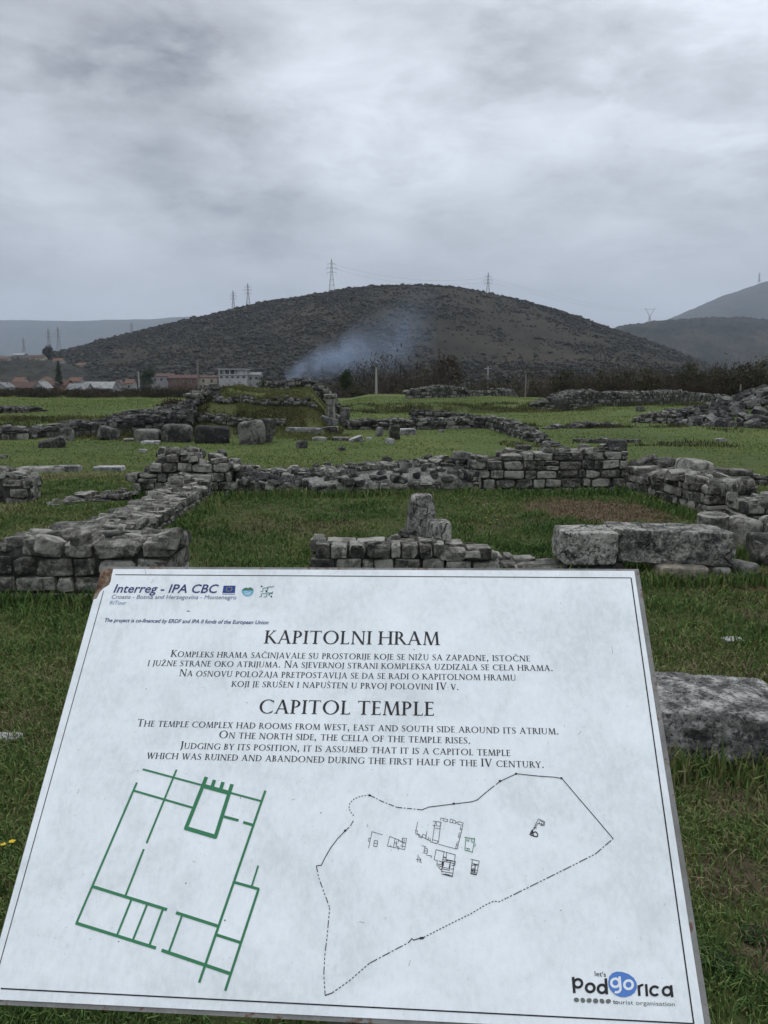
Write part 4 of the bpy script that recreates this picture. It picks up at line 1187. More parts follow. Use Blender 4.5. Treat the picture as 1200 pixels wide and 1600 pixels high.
# ------------------------------------------------------------------ village
BW = {k: simple(k, c, 0.9, 0.15, 0.14, 0.5) for k, c in dict(white_render=(0.30, 0.29, 0.27), orange_render=(0.20, 0.11, 0.06), brown_brick=(0.13, 0.075, 0.055), cream_render=(0.36, 0.32, 0.24), grey_block=(0.25, 0.24, 0.23)).items()}
RF = {k: simple(k, c, 0.9, 0.15, 0.22, 0.8) for k, c in dict(orange_tiles=(0.125, 0.072, 0.050), red_tiles=(0.085, 0.048, 0.040), brown_tiles=(0.085, 0.052, 0.040), grey_sheet=(0.17, 0.17, 0.165), pale_sheet=(0.24, 0.24, 0.23)).items()}
GLASS = simple('dark_window', (0.02, 0.02, 0.022), 0.3, 0.5, 0.1)
FRAME = simple('window_frame', (0.30, 0.29, 0.27), 0.7, 0.2, 0.1)
def house(label, px0, px1, py_ridge, py_eave, Y, wall, roof, axis='x', deep=9.0, zbase=-6.5, nwin=2, name='village_house', cat='house', gable_open=False, storeys=1):
    s = Y / (F_PX * CP)
    x0, x1 = (px0 - 600) * s, (px1 - 600) * s
    if Y >= 590: zbase = slope_z((x0 + x1) / 2, Y) - 1.0
    zr, ze = z_at(py_ridge, Y), z_at(py_eave, Y)
    cx = (x0 + x1) / 2; w_ = x1 - x0
    root = thing(name, label, cat, (cx, Y + deep / 2, zbase))
    H = ze - zbase; R = zr - ze
    mb = MB()
    hw, hd = w_ / 2, deep / 2
    if axis == 'x':     # ridge runs across the view
        pr = [(-hw, -hd, 0), (-hw, hd, 0), (-hw, hd, H), (-hw, 0, H + R), (-hw, -hd, H)]
        mb.prism(pr, (w_, 0, 0))
        mb.build('wall', BW[wall], root)
        rb = MB(); o_ = 0.35
        for sgn in (-1, 1):
            q = [(-hw - o_, sgn * (hd + o_), H - R * o_ / hd + 0.05), (hw + o_, sgn * (hd + o_), H - R * o_ / hd + 0.05), (hw + o_, 0, H + R + 0.05), (-hw - o_, 0, H + R + 0.05)]
            rb.prism(q, (0, 0, 0.16))
    else:               # gable faces the viewer
        pr = [(-hw, -hd, 0), (hw, -hd, 0), (hw, -hd, H), (0, -hd, H + R), (-hw, -hd, H)]
        mb.prism(pr, (0, deep, 0))
        mb.build('wall', BW[wall], root)
        rb = MB(); o_ = 0.35
        for sgn in (-1, 1):
            q = [(sgn * (hw + o_), -hd - o_, H - R * o_ / hw + 0.05), (0, -hd - o_, H + R + 0.05), (0, hd + o_, H + R + 0.05), (sgn * (hw + o_), hd + o_, H - R * o_ / hw + 0.05)]
            rb.prism(q, (0, 0, 0.16))
    rf = rb.build('roof', RF[roof], root)
    if nwin and not gable_open:
        cm = MB(); cm.box((hw * 0.4, hd * 0.2, H + R * 0.75), (0.6, 0.6, 1.6)); cm.build('chimney', BW['grey_block'], rf)
    for i in range(nwin):
        x = -hw + w_ * (i + 0.7) / (nwin + 0.4)
        fm = MB(); fm.box((x, -hd - 0.04, H - 1.6), (1.3, 0.12, 1.5)); f = fm.build('window', FRAME, root)
        pm = MB(); pm.box((x, -hd - 0.12, H - 1.6), (1.05, 0.06, 1.25)); pm.build('pane', GLASS, f)
    if gable_open:
        fm = MB(); fm.box((0, -hd - 0.05, H - 1.2), (w_ * 0.5, 0.1, 3.0)); fm.build('opening', GLASS, root)
    return root
house('pale house with grey roof at the far left of the village', 6, 24, 598, 605, 340, 'white_render', 'grey_sheet', 'y', nwin=1)
house('long brown roofed brick house at left of the village', 26, 66, 597, 606, 350, 'brown_brick', 'brown_tiles', nwin=3)
house('white gabled shed with a dark opening in the village', 66, 83, 597, 606, 330, 'white_render', 'pale_sheet', 'y', gable_open=True, nwin=0)
house('orange walled house with brown tiled roof in the village', 84, 116, 594, 602, 345, 'orange_render', 'brown_tiles', nwin=2)
house('grey sheet roofed barn right of the orange house', 116, 146, 600, 609, 325, 'grey_block', 'grey_sheet', 'x', nwin=0, name='barn', cat='barn')
house('pale sheet roofed barn at the right end of the village', 141, 186, 597, 607, 345, 'grey_block', 'pale_sheet', 'x', nwin=0, name='barn', cat='barn')
house('red tiled house at left of the long red roofs', 246, 278, 584, 588, 400, 'grey_block', 'brown_tiles', nwin=3)
house('long low red tiled house left of the white concrete building', 272, 314, 586, 591, 390, 'brown_brick', 'red_tiles', nwin=3)
house('low red roofed annex next to the white concrete building', 317, 347, 587, 590, 395, 'cream_render', 'red_tiles', nwin=2)
house('tiny yellowish house on the slope at the left picture edge', -6, 9, 550, 554, 640, 'cream_render', 'brown_tiles', zbase=14, nwin=1)
house('white roofed shed on the slope above the village', 39, 55, 552, 555, 640, 'grey_block', 'pale_sheet', zbase=12, nwin=1, name='shed', cat='shed')
house('low cream house among scrub above the village', 62, 84, 555, 559, 620, 'cream_render', 'brown_tiles', zbase=11, nwin=2)

VILLAGE = [('small white house with orange roof behind the brown brick house', 36, 52, 590, 596, 400, 'white_render', 'orange_tiles', 'x', 2), ('small cream house between the white gable and the orange house', 74, 90, 589, 595, 395, 'cream_render', 'orange_tiles', 'y', 1),
           ('small pale house with orange roof behind the grey barn', 120, 138, 590, 596, 400, 'white_render', 'orange_tiles', 'x', 2), ('narrow white house at the right end of the village', 186, 200, 594, 601, 380, 'white_render', 'brown_tiles', 'y', 1),
           ('tiny white house half hidden in scrub right of the village', 206, 218, 593, 599, 400, 'white_render', 'orange_tiles', 'x', 1), ('tiny house with pale front at the left picture edge below the slope', -4, 8, 590, 597, 390, 'cream_render', 'orange_tiles', 'y', 1)]
for (lb, a_, b2, r_, e_, Y_, wl_, rf_, ax_, nw_) in VILLAGE:
    house(lb, a_, b2, r_, e_, Y_, wl_, rf_, ax_, 7.0, nwin=nw_)
for (lb, a_, b2, r_, e_, zb) in [('pale house high on the slope left of the bare tree', 18, 32, 557, 561, 7), ('cream house with orange roof on the slope right of the bare tree', 98, 112, 560, 564, 8), ('small white house low on the hill slope above the barns', 134, 146, 567, 571, 4)]:
    house(lb, a_, b2, r_, e_, 600, 'white_render', 'orange_tiles', 'x', 8.0, zbase=zb, nwin=2)

# unfinished concrete building
def frame_building():
    Y = 390; s = Y / (F_PX * CP)
    x0, x1 = (349 - 600) * s, (391 - 600) * s
    zt, zb = z_at(576, Y), z_at(592, Y)
    root = thing('concrete_building', 'unfinished white concrete building with open upper storey left of the mound', 'building', ((x0 + x1) / 2, Y + 5, zb - 6))
    w_ = x1 - x0; H = zt - zb; o6 = 6.0
    m = simple('bare_white_concrete', (0.36, 0.35, 0.33), 0.9, 0.15, 0.1, 0.5)
    mb = MB(); mb.box((0, 0, o6 / 2 + H * 0.18), (w_, 10, o6 + H * 0.36)); mb.build('ground_floor', m, root)
    for k, z in enumerate((o6 + H * 0.42, o6 + H * 0.95)):
        mb = MB(); mb.box((0, 0, z), (w_ + 0.8, 10.8, 0.45)); mb.build('floor_slab', m, root)
    for i in range(6):
        for yy in (-4.7, 4.7):
            mb = MB(); mb.box((-w_ / 2 + 0.3 + (w_ - 0.6) * i / 5, yy, o6 + H * 0.68), (0.55, 0.5, H * 0.44)); mb.build('column', m, root)
    mb = MB(); mb.box((w_ * 0.30, 0, o6 + H * 0.68), (w_ * 0.3, 9, H * 0.46)); mb.build('inner_wall', m, root)
    mb = MB(); mb.box((-w_ * 0.2, 4.4, o6 + H * 0.68), (w_ * 0.6, 0.2, H * 0.46)); mb.build('inner_wall', BW['grey_block'], root)
    for i in range(5):
        fm = MB(); fm.box((-w_ / 2 + w_ * (i + 0.5) / 5, -5.03, o6 + H * 0.17), (1.5, 0.12, H * 0.2)); f = fm.build('window', FRAME, root)
        pm = MB(); pm.box((-w_ / 2 + w_ * (i + 0.5) / 5, -5.11, o6 + H * 0.17), (1.2, 0.06, H * 0.16)); pm.build('pane', GLASS, f)
frame_building()
house('low pale annex right of the unfinished concrete building', 392, 412, 582, 586, 395, 'white_render', 'grey_sheet', nwin=2)

# a few trees of their own near the village
def tree(label, px, py_top, py_base, wp, Y, leaf, seed, name, n=2600, cone=False):
    rng = np.random.default_rng(seed)
    s = Y / (F_PX * CP)
    a = at_y(px, py_base, Y); H = (py_base - py_top) * s; Wd = wp * s
    root = thing(name, label, 'tree', a)
    mb = MB(); mb.bar((0, 0, -3), (0, 0, H * 0.6), H * 0.03, H * 0.012, 0, 6)
    for k in range(7):
        an = rng.uniform(0, 6.3); z = H * rng.uniform(0.25, 0.55)
        mb.bar((0, 0, z), (Wd * 0.3 * math.cos(an), Wd * 0.3 * math.sin(an), z + H * 0.25), H * 0.012, H * 0.004, 0, 4)
    mb.build('trunk', TWIG, root)
    mb = MB()
    if cone:
        for k in range(9):
            z = H * (0.12 + 0.82 * k / 8); r = Wd * 0.5 * (1 - (k / 9) ** 1.6) + 0.15
            leaf_cloud(mb, (0, 0, z), r, r, H * 0.10, n // 9, 0.022 * H, rng)
    else:
        leaf_cloud(mb, (0, 0, H * 0.58), Wd * 0.5, Wd * 0.45, H * 0.44, n, 0.03 * H, rng, 0, 0.6, 18)
    mb.build('crown', leaf, root)
tree('dark narrow evergreen tree above the village roofs', 93, 566, 603, 14, 330, LEAF, 451, 'cypress_tree', cone=True)
tree('rounded bare tree on the slope between two pylons', 76, 540, 566, 16, 640, SCRUB, 452, 'bare_tree')
tree('dark broad tree left of the red roofed houses', 232, 576, 606, 34, 300, LEAF, 453, 'broad_tree')
tree('dark rounded tree at the hill foot right of the smoke', 540, 588, 622, 34, 120, SCRUB, 454, 'broad_tree')
tree('grey leafless tree crown within the thicket under the hill', 700, 560, 612, 60, 130, TWIG, 455, 'bare_tree', 3200)

# ------------------------------------------------------------------ grass
def blades(name, pts, hr, wr, matl, seed, lean=0.5, segs=2, label=None):
    rng = np.random.default_rng(seed)
    P = np.asarray(pts); n = len(P)
    h = rng.uniform(*hr, n) * rng.uniform(0.6, 1.2, n); wd = rng.uniform(*wr, n)
    if P.shape[1] > 3:
        h = h * P[:, 3]; wd = wd * P[:, 4]; P = P[:, :3]
    az = rng.uniform(0, 2 * math.pi, n)
    side = np.stack([np.cos(az), np.sin(az), np.zeros(n)], 1)
    la = rng.uniform(0, 2 * math.pi, n); lm = rng.uniform(0.1, 1.0, n) * lean
    ln = np.stack([np.cos(la) * lm, np.sin(la) * lm, np.zeros(n)], 1)
    up = np.array([0, 0, 1.0])
    b0 = P - side * wd[:, None] * 0.5; b1 = P + side * wd[:, None] * 0.5
    m = P + (up * 0.6 + ln * 0.35) * h[:, None]
    m0 = m - side * wd[:, None] * 0.36; m1 = m + side * wd[:, None] * 0.36
    t = P + (up * np.sqrt(np.maximum(0.15, 1 - 0.6 * lm ** 2))[:, None] * 0.95 + ln) * h[:, None]
    V = np.stack([b0, b1, m1, m0, t], 1).reshape(-1, 3)
    k = np.arange(n)[:, None] * 5
    mb = MB()
    mb.add(V, k + np.array([0, 1, 2, 3]))
    mb.F.append(k + np.array([3, 2, 4])); mb.M.append(np.zeros(n, int))
    o = mb.build(name, matl)
    return tag(o, label, kind='stuff')
def scatter(n, rng, y0, y1, pw=1.0, side=2.2):
    y = y0 + (y1 - y0) * rng.random(n) ** pw
    return rng.uniform(-1, 1, n) * (0.54 * y + side), y
RECTS = [(-3.9, -1.47, 5.45, 6.07), (-2.9, -2.32, 6.0, 10.6), (-3.7, -2.1, 10.65, 11.25), (-2.2, 3.55, 10.85, 11.6), (3.5, 4.35, 9.05, 11.3), (3.85, 5.4, 8.05, 8.6), (-0.55, 1.08, 6.15, 6.52), (1.42, 2.85, 6.1, 6.5), (1.12, 1.66, 2.98, 3.36)]
def clear(x, y):
    k = np.ones(len(x), bool)
    for (a, b, c, d) in RECTS:
        k &= ~((x > a) & (x < b) & (y > c) & (y < d))
    return k
rng = np.random.default_rng(700)
# close turf
x, y = scatter(490000, rng, 0.3, 13.0, 1.25, 2.4)
k = clear(x, y); x, y = x[k], y[k]
cl_ = fbm2(x, y, 0.35, 3, 41); cl2 = fbm2(x, y, 1.6, 3, 43)
dry = np.zeros(len(x))
for (cx, cy, rx, ry, c_, am, *r_) in PATCHES:
    q = np.hypot((x - cx) / rx, (y - cy) / ry) + (fbm2(x, y, 0.4, 3, 51) - 0.5) * 1.2
    dry = np.maximum(dry, (1 - sstep(0.6, 1.15, q)) * am)
kp = rng.random(len(x)) < (0.35 + 1.1 * sstep(0.35, 0.65, cl_)) * np.clip(1 - 1.25 * dry, 0.02, 1)
x2, y2 = x[kp], y[kp]
# denser sward right at the viewer's feet, left and right of the board
xe, ye = scatter(300000, rng, 0.6, 4.6, 0.8, 0.9)
uu = np.abs(xe) / np.maximum(ye, 0.1)
ke = (uu > 0.26) | (ye < 1.25)
xe, ye = xe[ke], ye[ke]
qe = fbm2(xe, ye, 0.22, 3, 45)
dre = np.zeros(len(xe))
for (cx, cy, rx, ry, c_, am, *r_) in PATCHES:
    q = np.hypot((xe - cx) / rx, (ye - cy) / ry) + (fbm2(xe, ye, 0.3, 3, 51) - 0.5) * 1.4
    dre = np.maximum(dre, (1 - sstep(0.6, 1.15, q)) * am)
qe = qe - 0.5 * dre
ke = (rng.random(len(xe)) < 0.25 + 1.3 * sstep(0.36, 0.6, qe)) & clear(xe, ye)
xe, ye = xe[ke], ye[ke]
blades('lush_grass', np.stack([xe, ye, ground_z(xe, ye) - 0.004, 0.5 + 1.1 * fbm2(xe, ye, 0.5, 3, 46), 1.0 + ye / 9], 1), (0.02, 0.055), (0.0025, 0.0048), GRASS, 705, 1.2, label='dense short grass close to the board')
hs = (0.45 + 0.9 * cl2[kp] + 0.7 * sstep(0.55, 0.75, cl_[kp]))
ws = 1.0 + y2 / 5.0
z2 = ground_z(x2, y2)
blades('grass', np.stack([x2, y2, z2 - 0.004, hs, ws], 1), (0.025, 0.060), (0.0035, 0.006), GRASS, 701, 0.9, label='short green grass around the board and in the court')
kd = rng.random(len(x)) < (0.85 * dry + 0.05 + 0.45 * sstep(0.56, 0.66, fbm2(x, y, 0.5, 3, 58)) * (y < 6))
kd &= rng.random(len(x)) < 0.55
x3, y3 = x[kd], y[kd]
blades('dry_grass', np.stack([x3, y3, ground_z(x3, y3), 0.9 + 0 * x3, 1.0 + y3 / 6], 1), (0.02, 0.06), (0.003, 0.006), GRASS_DRY, 702, 1.8, label='dry straw lying in the grass')
# long grass along wall feet
def foot(p0, p1, n, sp, rng):
    t = rng.random(n)
    return p0[0] + (p1[0] - p0[0]) * t + rng.normal(size=n) * sp, p0[1] + (p1[1] - p0[1]) * t + rng.normal(size=n) * sp
fx, fy = [], []
for (p0, p1, n, sp_) in [((-3.8, 5.36), (-1.47, 5.36), 1800, 0.05), ((-2.15, 6.2), (-2.28, 10.6), 2600, 0.07), ((-2.1, 10.6), (3.4, 10.98), 2600, 0.08), ((3.35, 11.0), (3.7, 9.0), 1500, 0.08), ((-0.6, 6.08), (1.1, 6.08), 900, 0.04),
                         ((1.3, 5.95), (3.0, 5.98), 1900, 0.06), ((1.1, 2.94), (1.7, 2.94), 700, 0.06), ((-3.7, 10.55), (-2.8, 10.55), 700, 0.08), ((1.05, 3.0), (1.08, 3.4), 400, 0.04), ((2.8, 6.9), (3.6, 6.9), 600, 0.1), ((3.5, 7.7), (4.6, 7.8), 700, 0.1)]:
    a, b = foot(p0, p1, n, sp_, rng); fx.append(a); fy.append(b)
fx = np.concatenate(fx); fy = np.concatenate(fy)
blades('tall_grass', np.stack([fx, fy, ground_z(fx, fy), 0.7 + 0.8 * fbm2(fx, fy, 0.3, 3, 77), 1 + fy / 6], 1), (0.05, 0.13), (0.005, 0.009), GRASS, 703, 0.7, label='longer dark grass along the feet of the walls')
# field turf
x, y = scatter(210000, rng, 12.0, 64.0, 1.7, 3.0)
k = clear(x, y) & (ground_z(x, y) > -0.5)
k &= rng.random(len(x)) < 0.3 + 1.2 * sstep(0.35, 0.65, fbm2(x, y, 1.3, 3, 47))
x, y = x[k], y[k]
blades('field_grass', np.stack([x, y, ground_z(x, y) - 0.01, 0.6 + 0.8 * fbm2(x, y, 2.5, 3, 57) + y / 60, 0.8 + y / 14], 1), (0.020, 0.050), (0.009, 0.016), TURF, 704, 1.7, label='green turf of the open field')

# dry brush over the mound, the old terrace wall and the banks
def brush(n, x0, x1, y0, y1, hs, seed):
    rg = np.random.default_rng(seed)
    x = rg.uniform(x0, x1, n); y = rg.uniform(y0, y1, n)
    k = rg.random(n) < 1.6 * sstep(0.40, 0.62, fbm2(x, y, 0.7, 3, seed))
    x, y = x[k], y[k]
    return np.stack([x, y, ground_z(x, y) - 0.02, hs * (0.5 + fbm2(x, y, 1.1, 2, seed + 1)), np.full(len(x), 1.0)], 1)
BR = [brush(12000, -6.9, -1.3, 23.2, 25.0, 0.62, 801), brush(9000, -6.0, -1.6, 26.0, 28.5, 0.32, 802), brush(20000, -16, -5.6, 21.9, 24.6, 0.9, 803), brush(7000, -7.5, -5.4, 24.0, 27.0, 0.9, 804),
      brush(12000, -3.0, 11.0, 40.2, 43.6, 1.1, 805), brush(7000, 9.0, 22.0, 43.0, 47.0, 1.4, 806), brush(5000, 4.8, 10.5, 26.2, 28.2, 0.7, 807), brush(4500, 10.5, 20.0, 23.6, 25.8, 0.8, 808), brush(3000, 3.0, 9.0, 19.2, 20.8, 0.6, 809)]
blades('dry_brush', np.concatenate(BR), (0.08, 0.26), (0.012, 0.026), LEAF_OL, 810, 0.9, label='rough brown brush on the mound and banks')

BRUSHY = grass_mat('rank_grass', [(0.1, (0.040, 0.046, 0.017)), (0.42, (0.082, 0.092, 0.031)), (0.7, (0.125, 0.125, 0.047)), (0.95, (0.17, 0.145, 0.075))])
BG = [brush(52000, -6.8, -1.4, 23.4, 28.8, 0.55, 821), brush(26000, -15.5, -5.4, 22.6, 24.8, 0.7, 822), brush(16000, -14, -1.0, 21.4, 23.6, 0.6, 823), brush(12000, -3.0, 12.0, 39.5, 43.6, 0.9, 824)]
blades('rank_grass', np.concatenate(BG), (0.08, 0.24), (0.012, 0.024), BRUSHY, 825, 0.8, label='rank olive grass on the slopes of the mound')

# tufts of weeds at close range
def weed(label, px, py, r, seed):
    rng = np.random.default_rng(seed); p = gp(px, py)
    mb = MB()
    for _ in range(26):
        a = rng.uniform(0, 6.3); q = rng.uniform(0.3, 1.0) * r; s = rng.uniform(0.3, 0.5) * r
        d = np.array([math.cos(a), math.sin(a), 0]); sd = np.array([-d[1], d[0], 0])
        c = d * q; zz = np.array([0, 0, 1.0])
        V = [d * 0.1 * r, c * 0.6 + sd * s * 0.5 + zz * r * 0.35, c + sd * s * 0.35 + zz * r * 0.4, c * 1.25 + zz * r * 0.3, c - sd * s * 0.35 + zz * r * 0.4, c * 0.6 - sd * s * 0.5 + zz * r * 0.35]
        mb.add(V, [(0, 1, 2, 3, 4, 5)])
    tag(mb.build('weed', LEAF, loc=tuple(p)), label, 'weed')
weed('broad leaved weed by the lower right edge of the board', 1108, 1505, 0.06, 601)
weed('broad leaved weed in grass at the lower right picture corner', 1180, 1470, 0.05, 602)
weed('small leafy weed below the dark front of the near block', 1090, 1190, 0.05, 603)
# yellow flowers
YEL = simple('yellow_petals', (0.55, 0.38, 0.02), 0.6, 0.2, 0.1)
def flower(label, px, py, h, r, seed, group=None):
    rng = np.random.default_rng(seed); p = gp(px, py)
    root = thing('yellow_flower', label, 'flower', p, group)
    mb = MB(); mb.bar((0, 0, 0), (0.01, 0, h), 0.002, 0.0015, 0, 4); mb.build('stem', LEAF, root)
    mb = MB()
    for k in range(5):
        a = k * 1.2566 + rng.random()
        d = np.array([math.cos(a), math.sin(a), 0.25]) * r; sd = np.array([-math.sin(a), math.cos(a), 0]) * r * 0.45
        c = np.array([0.01, 0, h])
        mb.add([c, c + d * 0.6 + sd, c + d, c + d * 0.6 - sd], [(0, 1, 2, 3)])
    mb.build('petals', YEL, root)
flower('yellow flower in grass left of the board, nearer the board', 17, 1345, 0.07, 0.012, 611)
flower('yellow flower in grass at the left picture edge', 3, 1345, 0.06, 0.010, 612)
for i, (px, py) in enumerate([(762, 808), (770, 803), (779, 811), (786, 806), (775, 820), (765, 825), (792, 815), (758, 817)]):
    flower('tiny yellow flower in the grass court right of the standing stone', px, py, 0.06, 0.013, 620 + i, 'yellow flowers in the court')
for i, (px, py) in enumerate([(716, 762), (722, 766), (709, 767)]):
    flower('tiny yellow flower at the foot of the long back wall', px, py, 0.08, 0.018, 640 + i, 'yellow flowers by the back wall')

# ------------------------------------------------------------------ information board
BW_, BH_ = 1.0, 0.7012
def homography():
    px = np.array([(160, 888), (991, 892), (1101.6, 1617), (-27, 1560.7)], float)
    src = np.array([(0, 0), (1, 0), (1, 1), (0, 1)], float)
    A = []
    for (u, v), (x, y) in zip(src, px):
        x -= CX; y -= CY
        A.append([u, v, 1, 0, 0, 0, -u * x, -v * x, -x]); A.append([0, 0, 0, u, v, 1, -u * y, -v * y, -y])
    H = np.linalg.svd(np.array(A))[2][-1].reshape(3, 3)
    B = np.diag([1 / F_PX, 1 / F_PX, 1.0]) @ H
    if B[2, 2] < 0: B, H = -B, -H
    s = 1 / np.linalg.norm(B[:, 0])
    R = np.array([[1, 0, 0], [0, -SP, CP], [0, -CP, -SP]])
    a = R @ B[:, 0] * s; b = R @ B[:, 1] * s; t = R @ B[:, 2] * s + np.array([0, 0, CAM_H])
    return np.linalg.inv(H), a, b, t
HI, EA, EB, ET = homography()
EA = EA / np.linalg.norm(EA)
EB = EB - EA * (EA @ EB); BH_ = float(np.linalg.norm(EB)); EB = EB / BH_
EN = np.cross(EB, EA)          # towards the viewer
if EN @ (-ET + np.array([0, 0, CAM_H])) < 0: EN = -EN
def uv(px, py):
    q = HI @ np.array([px - CX, py - CY, 1.0])
    return np.array([q[0] / q[2], q[1] / q[2] * BH_])
def board(u, v, h=0.0):
    return ET + EA * u + EB * v + EN * h
cen = board(0.5, 0.38)
sroot_loc = np.array([cen[0], cen[1] + 0.05, gz(cen[0], cen[1] + 0.05)])
sign = thing('information_board', 'white tilted information board on a post, in front of the ruins', 'information board', sroot_loc)

m_, n_, b_, o_ = mat('white_board_print', 0.38, 0.4)
g_ = n_.n('ShaderNodeNewGeometry')
a_ = n_.noise(g_.outputs['Position'], 9.0, 6.0, 0.65, 0.4).outputs[0]
c_ = n_.noise(n_.vmath('MULTIPLY', g_.outputs['Position'], (1.6, 1.0, 1.0)).outputs[0], 70.0, 6.0, 0.7).outputs[0]
f_ = n_.math('ADD', n_.math('MULTIPLY', a_, 0.6), n_.math('MULTIPLY', c_, 0.4))
cc_ = n_.ramp(f_, [(0.36, (0.61, 0.635, 0.64)), (0.50, (0.72, 0.745, 0.75)), (0.62, (0.79, 0.81, 0.815))])
sp_ = n_.noise(g_.outputs['Position'], 150.0, 2.0, 0.5).outputs[0]
cc_ = n_.mix(n_.maprange(sp_, 0.70, 0.76, 0.0, 0.35), cc_, (0.35, 0.34, 0.30))
n_.put(b_.inputs['Base Color'], cc_)
n_.put(b_.inputs['Roughness'], n_.maprange(c_, 0.3, 0.7, 0.30, 0.50))
BOARD = m_
m_, n_, b_, o_ = mat('weathered_backing', 0.6, 0.4)
g_ = n_.n('ShaderNodeNewGeometry')
a_ = n_.noise(g_.outputs['Position'], 22.0, 6.0, 0.65).outputs[0]
e_ = n_.noise(g_.outputs['Position'], 80.0, 4.0, 0.65).outputs[0]
cc_ = n_.ramp(a_, [(0.35, (0.13, 0.125, 0.115)), (0.6, (0.22, 0.215, 0.20))])
cc_ = n_.mix(n_.maprange(n_.math('ADD', n_.math('MULTIPLY', a_, 0.6), n_.math('MULTIPLY', e_, 0.4)), 0.53, 0.60, 0.0, 0.9), cc_, (0.11, 0.05, 0.028))
n_.put(b_.inputs['Base Color'], cc_)
BACK = m_
m_, n_, b_, o_ = mat('rusted_steel', 0.85, 0.2)
g_ = n_.n('ShaderNodeNewGeometry')
a_ = n_.noise(g_.outputs['Position'], 60.0, 6.0, 0.7).outputs[0]
n_.put(b_.inputs['Base Color'], n_.ramp(a_, [(0.36, (0.045, 0.028, 0.02)), (0.5, (0.13, 0.075, 0.045)), (0.62, (0.22, 0.19, 0.15))]))
RUST = m_

def frame_local(P):
    return np.asarray(P, float) - sroot_loc
mb = MB()
mb.prism(frame_local([board(-0.002, -0.005, -0.002), board(BW_ + 0.009, -0.005, -0.002), board(BW_ + 0.009, BH_ + 0.006, -0.002), board(-0.002, BH_ + 0.006, -0.002)]), -EN * 0.028)
backing = mb.build('backing_frame', BACK, sign)
mb = MB()
plate_px = [(177, 889), (991, 892), (1101.6, 1617), (-27, 1560.7), (146, 937), (151, 935), (156, 925), (162, 919), (170, 914), (173, 908), (174.5, 899)]
pl = [uv(*q) for q in plate_px]
pl[2] = np.array([BW_, BH_]); pl[3] = np.array([0, BH_]); pl[1] = np.array([BW_, 0.0])
top = np.array([board(q[0], q[1], 0.0) for q in pl])
# ear clipping is left to Blender's own n-gon tessellation
mb.prism(frame_local(top), -EN * 0.0015)
panel = mb.build('panel', BOARD, sign)
# rusted corner plate that shows where the print has torn
mb = MB()
cpx = [(159, 888), (178, 888.5), (178, 900), (175, 912), (164, 921), (153, 937), (144, 938), (150, 920)]
mb.prism(frame_local([board(*uv(*q), -0.0006) for q in cpx]), -EN * 0.0012)
mb.build('rusted_corner', RUST, sign)
# post and braces
mb = MB()
pz = board(0.5, 0.40, -0.03) - sroot_loc
mb.box((pz[0], pz[1], pz[2] / 2 - 0.02), (0.06, 0.06, pz[2] + 0.04)); mb.build('post', BACK, sign)
mb = MB()
q0 = board(0.475, BH_ - 0.06, -0.045) - sroot_loc; mb.bar(q0, (pz[0], pz[1], q0[2] - 0.30), 0.018, 0.018, 0, 4)
mb.build('brace', BACK, sign)

INK = simple('black_ink', (0.012, 0.012, 0.013), 0.5, 0.3, 0.05)
NAVY = simple('navy_ink', (0.020, 0.035, 0.14), 0.5, 0.3, 0.05)
SLATE = simple('slate_ink', (0.13, 0.17, 0.26), 0.5, 0.3, 0.05)
SKYINK = simple('pale_blue_ink', (0.17, 0.27, 0.42), 0.5, 0.3, 0.05)
GREEN = simple('green_ink', (0.030, 0.175, 0.075), 0.5, 0.3, 0.06)
EUBLUE = simple('flag_blue_ink', (0.012, 0.045, 0.20), 0.5, 0.3, 0.05)
STAR = simple('flag_star_ink', (0.55, 0.45, 0.06), 0.5, 0.3, 0.05)
PBLUE = simple('logo_blue_ink', (0.075, 0.19, 0.50), 0.5, 0.3, 0.05)
GREY = simple('grey_ink', (0.13, 0.14, 0.13), 0.5, 0.3, 0.08)
WHITE = simple('white_ink', (0.72, 0.74, 0.76), 0.5, 0.3, 0.03)
TEAL = simple('teal_ink', (0.02, 0.16, 0.15), 0.5, 0.3, 0.05)
WATER = simple('emblem_water_ink', (0.10, 0.35, 0.50), 0.5, 0.3, 0.05)
BROWN = simple('emblem_brown_ink', (0.16, 0.10, 0.05), 0.5, 0.3, 0.05)

class Ink(MB):
    def __init__(self, h=0.0005):
        super().__init__(); self.h = h; self.k = 0
    def flat(self, pts, m=0, dh=0.0):
        """pts in board metres"""
        self.k += 1
        hh = self.h + dh + (self.k % 40) * 2e-6
        P = np.array([board(p[0], p[1], hh) for p in pts]) - sroot_loc
        # face the viewer
        if len(P) >= 3:
            nr = np.zeros(3)
            for i in range(len(P)):
                nr += np.cross(P[i], P[(i + 1) % len(P)])
            if nr @ EN < 0: P = P[::-1]
        self.poly(P, m)
    def line(self, a, b, w, m=0, ext=0.0):
        a = np.array(a, float); b = np.array(b, float); d = b - a; L = np.linalg.norm(d)
        if L < 1e-9: return
        d /= L; nn = np.array([-d[1], d[0]]) * w / 2
        a = a - d * ext; b = b + d * ext
        self.flat([a - nn, b - nn, b + nn, a + nn], m)
    def pline(self, px, w, m=0, ext=0.0):
        q = [uv(*p) for p in px]
        for a, b in zip(q[:-1], q[1:]):
            self.line(a, b, w, m, ext)
    def disc(self, c, rx, ry=None, m=0, n=20, dh=0.0, rot=0.0):
        ry = rx if ry is None else ry
        pts = []
        for i in range(n):
            a = 2 * math.pi * i / n
            x, y = rx * math.cos(a), ry * math.sin(a)
            pts.append((c[0] + x * math.cos(rot) - y * math.sin(rot), c[1] + x * math.sin(rot) + y * math.cos(rot)))
        self.flat(pts, m, dh)

